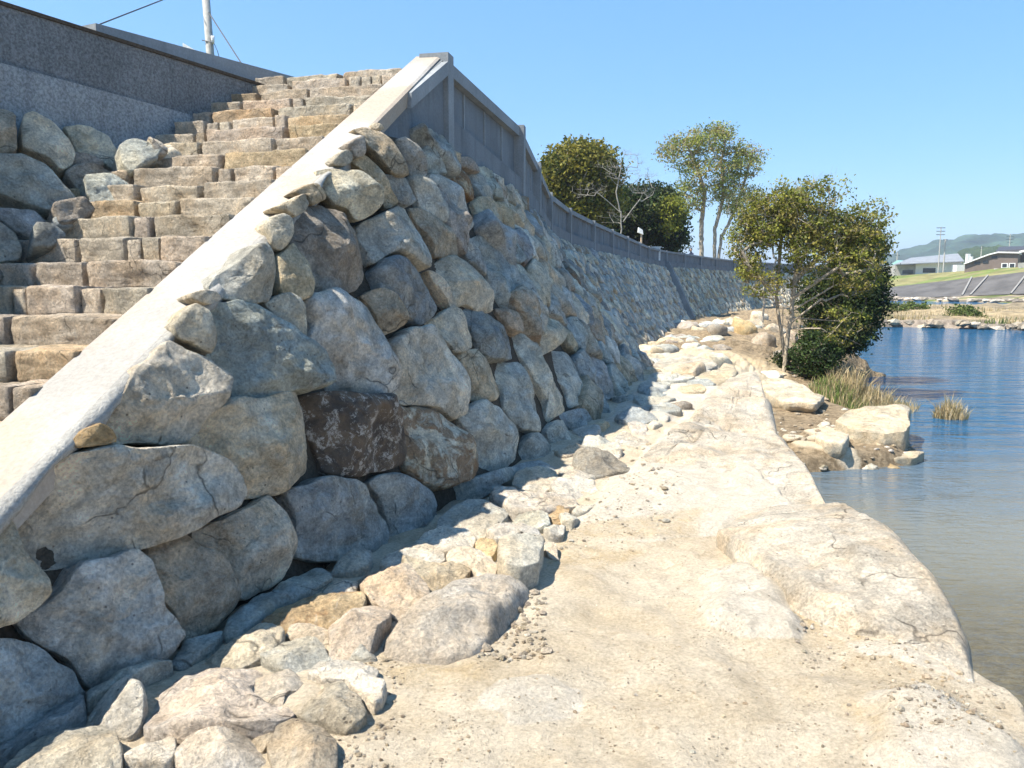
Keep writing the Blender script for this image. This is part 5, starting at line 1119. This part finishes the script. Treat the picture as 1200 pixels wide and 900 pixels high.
# buildings
M_wht = simple('white_wall', (.74, .73, .70), .8, nscale=.5, amp=.05); M_roofg = simple('grey_roof', (.20, .215, .23), .6, nscale=.6, amp=.1); M_brn = simple('brown_wall', (.15, .115, .095), .8, nscale=.5, amp=.1)
M_dkroof = simple('dark_roof', (.05, .05, .055), .6); M_glass = simple('window_glass', (.03, .035, .04), .15); M_trim = simple('white_trim', (.7, .7, .68), .6); M_teal = simple('teal_sheet', (.25, .45, .42), .6)
def facing(u0, u1, y0, y1): return np.array(((u0 - 600) / F_PX * y0, y0)), np.array(((u1 - 600) / F_PX * y1, y1))
def bld_prism(m, a, b, dep, z0, prof2):   # vertical face a->b with outline prof2 [(t, z)], extruded back
    d = (b - a) / np.linalg.norm(b - a); n = np.array((-d[1], d[0])); n = n if n[1] > 0 else -n; f = [(*(a + (b - a) * t), z) for t, z in prof2]; g = [(p[0] + n[0] * dep, p[1] + n[1] * dep, p[2]) for p in f]; k = len(f)
    m.add(f + g, [tuple(range(k)), tuple(range(k, 2 * k))[::-1]] + [(i, (i + 1) % k, k + (i + 1) % k, k + i)[::-1] for i in range(k)]); return d, n
# white hall
Yw = 215; a, b = facing(1068, 1122, Yw, Yw - 4); wh = empty('white_building', (a[0], a[1], zof(1068, 323, Yw))); tag(wh, 'long white building with grey hipped roof on the far bank', 'building')
zb = zof(1068, 324, Yw) - 1; zt_ = zof(1068, 309, Yw); zt2 = zof(1122, 306, Yw)
m = MB(); d, nn = bld_prism(m, a, b, 12, zb, [(0, zb), (1, zb), (1, zt2), (0, zt_)]); m.build('wall', M_wht, wh)
a2, b2 = facing(1044, 1068, Yw + 1, Yw); m = MB(); bld_prism(m, a2, b2, 12, zb, [(0, zb), (.99, zb), (.99, zt_ - .3), (0, zt_ - .4)]); m.build('annex_wall', M_mortar, wh)
e0, e1 = facing(1046, 1124, Yw - 1, Yw - 5); rp0, rp1 = facing(1062, 1116, Yw + 6, Yw + 2); zr0 = zof(1062, 302, Yw + 6); zr1 = zof(1116, 297, Yw + 2); bk0 = e0 + nn * 14; bk1 = e1 + nn * 14
m = MB(); m.add([(*e0, zt_ - .1), (*e1, zt2 - .1), (*bk1, zt2), (*bk0, zt_), (*rp0, zr0), (*rp1, zr1), (*e0, zt_ - .35), (*e1, zt2 - .35), (*bk1, zt2 - .3), (*bk0, zt_ - .3)], [(0, 1, 5, 4), (2, 3, 4, 5), (3, 0, 4), (1, 2, 5), (6, 7, 1, 0), (7, 8, 2, 1), (8, 9, 3, 2), (9, 6, 0, 3)]); m.build('roof', M_roofg, wh)
m = MB(); c = a + (b - a) * .3; m.box((*(c - nn * .06), zb + 2.6), (3.0, .1, 1.2), [(*d, 0), (*nn, 0), (0, 0, 1)]); w_ = m.build('window', M_glass, wh)
m = MB(); c = a + (b - a) * .86; m.box((*(c - nn * .06), zb + 2.2), (1.6, .1, 2.2), [(*d, 0), (*nn, 0), (0, 0, 1)]); m.build('door', M_roofg, wh)
m = MB(); c = a2 + (b2 - a2) * .5; m.box((*(c - nn * .06), zb + 2.2), (4.0, .1, .9), [(*d, 0), (*nn, 0), (0, 0, 1)]); m.build('window', M_glass, wh)
m = MB(); c = facing(1118, 1122, Yw - 6, Yw - 6)[0]; m.box((c[0], c[1], zb + 2.2), (2.4, 2.4, 3.4)); m.build('porch', M_wht, wh)
# brown hall
Yr = 185; a, b = facing(1125, 1186, Yr + 6, Yr); br = empty('brown_building', (a[0], a[1], 5)); tag(br, 'brown building with curved white roof edge and small dark windows on the far bank', 'building')
zA = lambda v, y=Yr: zof(1150, v, y)
m = MB(); prf = [(0, zA(330)), (1, zA(330)), (1, zA(297)), (.62, zA(296)), (.45, zA(298.5)), (.25, zA(303)), (0, zA(309))]; d, nn = bld_prism(m, a, b, 14, 0, prf); m.build('wall', M_brn, br)
m = MB(); q = [(-.02, 309.3), (.25, 303), (.45, 298.5), (.62, 296), (1.02, 297)]
for (t0, v0), (t1, v1) in zip(q[:-1], q[1:]):
    p0 = a + (b - a) * t0; p1 = a + (b - a) * t1; z0, z1 = zA(v0), zA(v1); V8 = [(*(p0 - nn * .6), z0), (*(p1 - nn * .6), z1), (*(p1 + nn * 14.5), z1), (*(p0 + nn * 14.5), z0)]; m.hexa(V8 + [(p[0], p[1], p[2] + .3) for p in V8])
m.build('roof', M_trim, br)
for t, v, w_, h_ in ((.24, 307.5, 1.1, .6), (.40, 306.5, 1.1, .6), (.56, 301, 1.1, .6)):
    m = MB(); c = a + (b - a) * t; m.box((*(c - nn * .06), zA(v)), (w_, .1, h_), [(*d, 0), (*nn, 0), (0, 0, 1)]); m.build('window', M_glass, br)
for t in (.76, .90):
    m = MB(); c = a + (b - a) * t; m.box((*(c - nn * .08), zA(311)), (1.3, .12, 1.1), [(*d, 0), (*nn, 0), (0, 0, 1)]); f = m.build('window', M_trim, br); m = MB(); m.box((*(c - nn * .16), zA(311)), (.9, .06, .8), [(*d, 0), (*nn, 0), (0, 0, 1)]); m.build('pane', M_glass, f)
m = MB(); c = a + (b - a) * .80 - nn * 1; m.box((*c, zA(316)), (4.8, 1.2, .5), [(*d, 0), (*nn, 0), (0, 0, 1)]); m.build('balcony_ledge', M_trim, br)
# dark upper hall
a, b = facing(1160, 1260, Yr + 16, Yr + 4); dk = empty('dark_building', (a[0], a[1], 5)); tag(dk, 'dark building with black pitched roof behind the brown one at the right edge', 'building')
m = MB(); bld_prism(m, a, b, 12, 0, [(0, zA(325)), (1, zA(325)), (1, zA(291)), (0, zA(297, Yr + 12))]); m.build('wall', M_brn, dk)
m = MB(); V8 = [(*(a - nn * 1), zA(296, Yr + 12)), (*(b - nn * 1), zA(288.5)), (*(b + nn * 12), zA(286)), (*(a + nn * 12), zA(291, Yr + 25))]; m.hexa(V8 + [(p[0], p[1], p[2] + .5) for p in V8]); m.build('roof', M_dkroof, dk)
m = MB(); p0 = a + (b - a) * .28 - nn * 1.2; p1 = a + (b - a) * .5 - nn * 1.2; V8 = [(*p0, zA(294)), (*p1, zA(289.5)), (*(p1 + nn * .4), zA(289.5)), (*(p0 + nn * .4), zA(294))]; m.hexa(V8 + [(p[0], p[1], p[2] + .45) for p in V8]); m.build('roof_edge', M_trim, dk)
a, b = facing(1188, 1240, Yr - 8, Yr - 12); m = MB(); bld_prism(m, a, b, 5, 0, [(0, zA(322)), (1, zA(322)), (1, zA(308)), (0, zA(309))]); bo = m.build('low_annex', M_mortar); tag(bo, 'low pale windowless annex in front of the dark building', 'building')
# chimney-like stack with teal top, teal shed
m = MB(); c = facing(1128, 1129, 225, 225)[0]; m.box((c[0], c[1], zof(1128, 303, 225)), (.9, .9, 2.6)); m.box((c[0] + .6, c[1] - .8, zof(1128, 305, 225)), (.5, .5, 2.0)); bo = m.build('rooftop_stack', M_trim); tag(bo, 'small pale stack between the white and brown buildings', 'stack')
a, b = facing(1040, 1052, 235, 233); m = MB(); bld_prism(m, a, b, 6, 0, [(0, zof(1040, 322, 235)), (1, zof(1040, 322, 235)), (1, zof(1040, 307, 235)), (.5, zof(1040, 305, 235)), (0, zof(1040, 309, 235))]); bo = m.build('teal_shed', M_teal); tag(bo, 'small shed with teal roof at the left end of the white building', 'shed')
# poles on the far bank
M_pole = simple('pole_concrete', (.36, .35, .32), .8); M_steel = simple('pole_steel', (.06, .065, .07), .7)
def far_pole(u, vt, vb, y, rad, arms, lab):
    zt_, zb_ = zof(u, vt, y), zof(u, vb, y); x = (u - 600) / F_PX * y; root = empty('utility_pole', (x, y, zb_)); tag(root, lab, 'utility pole', 'utility poles on the far bank')
    MB().tube([(x, y, zb_ - 1), (x, y, zt_)], [rad * 1.3, rad], 8).build('pole', M_pole, root)
    for v, wd in arms: MB().box((x, y, zof(u, v, y)), (wd, .18, .16)).build('crossarm', M_steel, root)
far_pole(1094.5, 266, 323, 208, .12, [(267, 2.2), (271, 2.2), (275, 2.2)], 'tall far pole with three crossarms, left of the pair by the white building')
far_pole(1100.5, 280, 323, 209, .17, [(281, 1.2)], 'shorter thicker far pole, right of the pair by the white building')
far_pole(1175, 274, 296, 330, .16, [(277, 3.0), (280.5, 3.2), (284, 2.4)], 'far pole with crossarms rising behind the dark building')
far_pole(1046, 296, 318, 250, .16, [(299, 1.6)], 'short far pole beside the teal shed, next to the tree')
far_pole(1143, 289, 305, 260, .14, [(291, 1.2)], 'thin far pole behind the brown building roof')
m_, nt_, b_ = new_mat('haze_air'); nt_.nodes.remove(b_); pv = nt_.nodes.new('ShaderNodeVolumePrincipled'); pv.inputs['Density'].default_value = .00032; pv.inputs['Color'].default_value = (.80, .88, 1, 1); pv.inputs['Anisotropy'].default_value = .3
nt_.links.new(pv.outputs[0], nt_.nodes['Material Output'].inputs['Volume'])
hz = MB().box((1000, 3000, 80), (10060, 10060, 166)).build('haze', m_); tag(hz, kind='stuff')
# ------------------------------------------------------------------ near utility pole with wires, roof corner, lamp, box, person
yp = 30; x0 = pxp(246, 60, yp)[0]; up_ = empty('utility_pole', (x0, yp, 4.9)); tag(up_, 'weathered concrete utility pole rising behind the left retaining wall', 'utility pole')
top = pxp(241, -6, yp); bot = np.array((x0 + .25, yp, 4.6)); dd = (top - bot) / (top[2] - bot[2]); tp = bot + dd * 11.5
MB().tube([bot, tp], [.165, .125], 14).build('shaft', M_pole, up_, True)
q = bot + dd * (zof(250, 48, yp) - bot[2]); m = MB(); m.tube([q + (.17, -.1, -.12), q + (.17, -.1, .14)], [.05, .07], 8); m.build('insulator', M_trim, up_, True)
m = MB(); m.tube([q + (-.22, -.1, 0), q + (.2, -.2, -.12)], .018, 6); m.tube([q + (.2, -.1, -.1), q + (.28, 0, -.35), q + (.33, 0, -.55)], .012, 6); m.build('clamp', M_steel, up_)
MB().box(tp - dd * .5, (1.8, .1, .1)).build('crossarm', M_steel, up_)
m = MB(); q2 = bot + dd * 8.5; g = pxp(284, 76, yp - 1.5); m.tube([q2, g, g + (g - q2) * .35], .022, 6); tag(m.build('guy_wire', M_steel), 'dark guy wire slanting down right from the utility pole', 'wire')
w0 = pxp(118, 28, 24); w1 = pxp(190, 0, 28); w2 = tp - dd * .5; m = MB(); m.tube([w0 - (w1 - w0) * 1.5 - np.array((0, 0, .2)), w0, w1, w1 + (w1 - w0) * 1.2 + (0, 0, .4)], .02, 6); tag(m.build('overhead_wire', M_steel), 'thin overhead wire crossing the sky at the upper left', 'wire')
hs = empty('white_roofed_hut', (-14, 36, 4.8)); tag(hs, 'hut whose white roof corner peeks over the left retaining wall', 'hut')
c = pxp(214, 50, 36); c2 = pxp(232, 61, 36); m = MB(); m.box((c[0] + .8, 38, (4.6 + c[2]) / 2 - .4), (3.0, 3, c[2] - 4.6 - .8)); m.build('wall', M_rough2, hs)
m = MB(); V8 = [(c[0], 36, c[2] - .25), (c[0] + 1.9, 36, c[2] - 1.35), (c[0] + 1.9, 39, c[2] - 1.35), (c[0], 39, c[2] - .25)]; m.hexa(V8 + [(p[0], p[1], p[2] + .25) for p in V8]); m.build('roof', M_trim, hs)
yl = 50; c = pxp(751.5, 285, yl); lp = empty('lamp_post', (c[0], yl, 4.7)); tag(lp, 'short post with a pale slanted lamp head before the dark evergreen', 'lamp post'); M_wood = simple('tan_post', (.45, .33, .22), .8)
MB().tube([(c[0], yl, 4.6), (c[0], yl, zof(751, 274, yl))], .06, 8).build('post', M_wood, lp)
zl = zof(751, 271.5, yl); m = MB(); m.add([(c[0] - .24, yl - .12, zl - .05), (c[0] + .1, yl - .12, zl - .18), (c[0] + .1, yl + .12, zl - .18), (c[0] - .24, yl + .12, zl - .05), (c[0] - .2, yl - .12, zl + .26), (c[0] + .05, yl - .12, zl + .1), (c[0] + .05, yl + .12, zl + .1), (c[0] - .2, yl + .12, zl + .26)], [(3, 2, 1, 0), (4, 5, 6, 7), (0, 1, 5, 4), (1, 2, 6, 5), (2, 3, 7, 6), (3, 0, 4, 7)]); m.build('lamp_head', M_trim, lp)
yc = 56; c = pxp(769, 290, yc); cb = empty('cabinet', (c[0], yc, 4.7)); tag(cb, 'white box-shaped cabinet top showing over the parapet near the airy tree', 'cabinet')
m = MB(); V, F = rblock((c[0], yc, (4.6 + c[2]) / 2), (.28, .2, (c[2] - 4.6) / 2), np.eye(3), 14, 6, .0); m.add(V, F); m.build('body', M_trim, cb, True); m = MB(); m.box((c[0], yc, c[2] + .02), (.66, .5, .06)); m.build('lid', M_trim, cb)
# person leaning behind the far parapet
def person(x, y, z):
    me = bpy.data.meshes.new('person'); J = [(0, 0, .95), (0, -.02, 1.15), (.02, -.1, 1.38), (.04, -.16, 1.48), (.06, -.2, 1.60), (.06, -.21, 1.70), (-.19, -.09, 1.36), (-.27, -.22, 1.12), (-.2, -.42, 1.0), (.23, -.1, 1.36), (.3, -.24, 1.12), (.22, -.42, 1.0), (-.1, 0, .88), (-.11, -.02, .48), (-.12, .03, .06), (-.12, -.12, .03), (.1, 0, .88), (.12, .0, .48), (.12, .05, .06), (.12, -.1, .03)]
    E = [(0, 1), (1, 2), (2, 3), (3, 4), (4, 5), (2, 6), (6, 7), (7, 8), (2, 9), (9, 10), (10, 11), (0, 12), (12, 13), (13, 14), (14, 15), (0, 16), (16, 17), (17, 18), (18, 19)]
    rad = [.14, .13, .15, .055, .095, .08, .07, .05, .035, .07, .05, .035, .1, .065, .045, .035, .1, .065, .045, .035]
    me.from_pydata(J, E, []); o = bpy.data.objects.new('person', me); COL.objects.link(o); o.modifiers.new('skin', 'SKIN')
    for i, q in enumerate(rad): me.skin_vertices[0].data[i].radius = (q, q)
    me.skin_vertices[0].data[0].use_root = True; s_ = o.modifiers.new('sub', 'SUBSURF'); s_.levels = 2; s_.render_levels = 2
    M_nav = simple('navy_cloth', (.02, .03, .07), .9); me.materials.append(M_nav); o.location = (x, y, z); o.rotation_euler = (0, 0, R(-60)); return o
yq = 69.5; c = pxp(811, 296, yq); po = person(c[0], yq, 4.55); tag(po, 'person in a dark navy jacket leaning on the far parapet below the airy tree', 'person')
m = MB(); hx = np.array((c[0], yq, 4.55)); rot = Matrix.Rotation(R(-60), 3, 'Z'); hp = rot @ Vector((.06, -.21, 1.67))
V, F = rblock(np.array((0, 0, 0)), (.105, .11, .13), np.eye(3), 2.4, 6, .0); fo = mesh_obj('head', V + hx + np.array(tuple(hp)), F, simple('skin', (.45, .28, .2), .6)); fo.parent = po; fo.matrix_parent_inverse = Matrix.Identity(4)
fo.location = po.matrix_world.inverted() @ fo.location if False else Vector((.06, -.21, 1.54)); fo.rotation_euler = (0, 0, R(60))
V, F = rblock(np.array((0, 0, 0)), (.115, .115, .08), np.eye(3), 2.2, 6, .0); ho = mesh_obj('hair', V, F, simple('hair', (.02, .016, .014), .6)); ho.parent = po; ho.location = (.06, -.18, 1.67)
print('objects', len(bpy.data.objects))
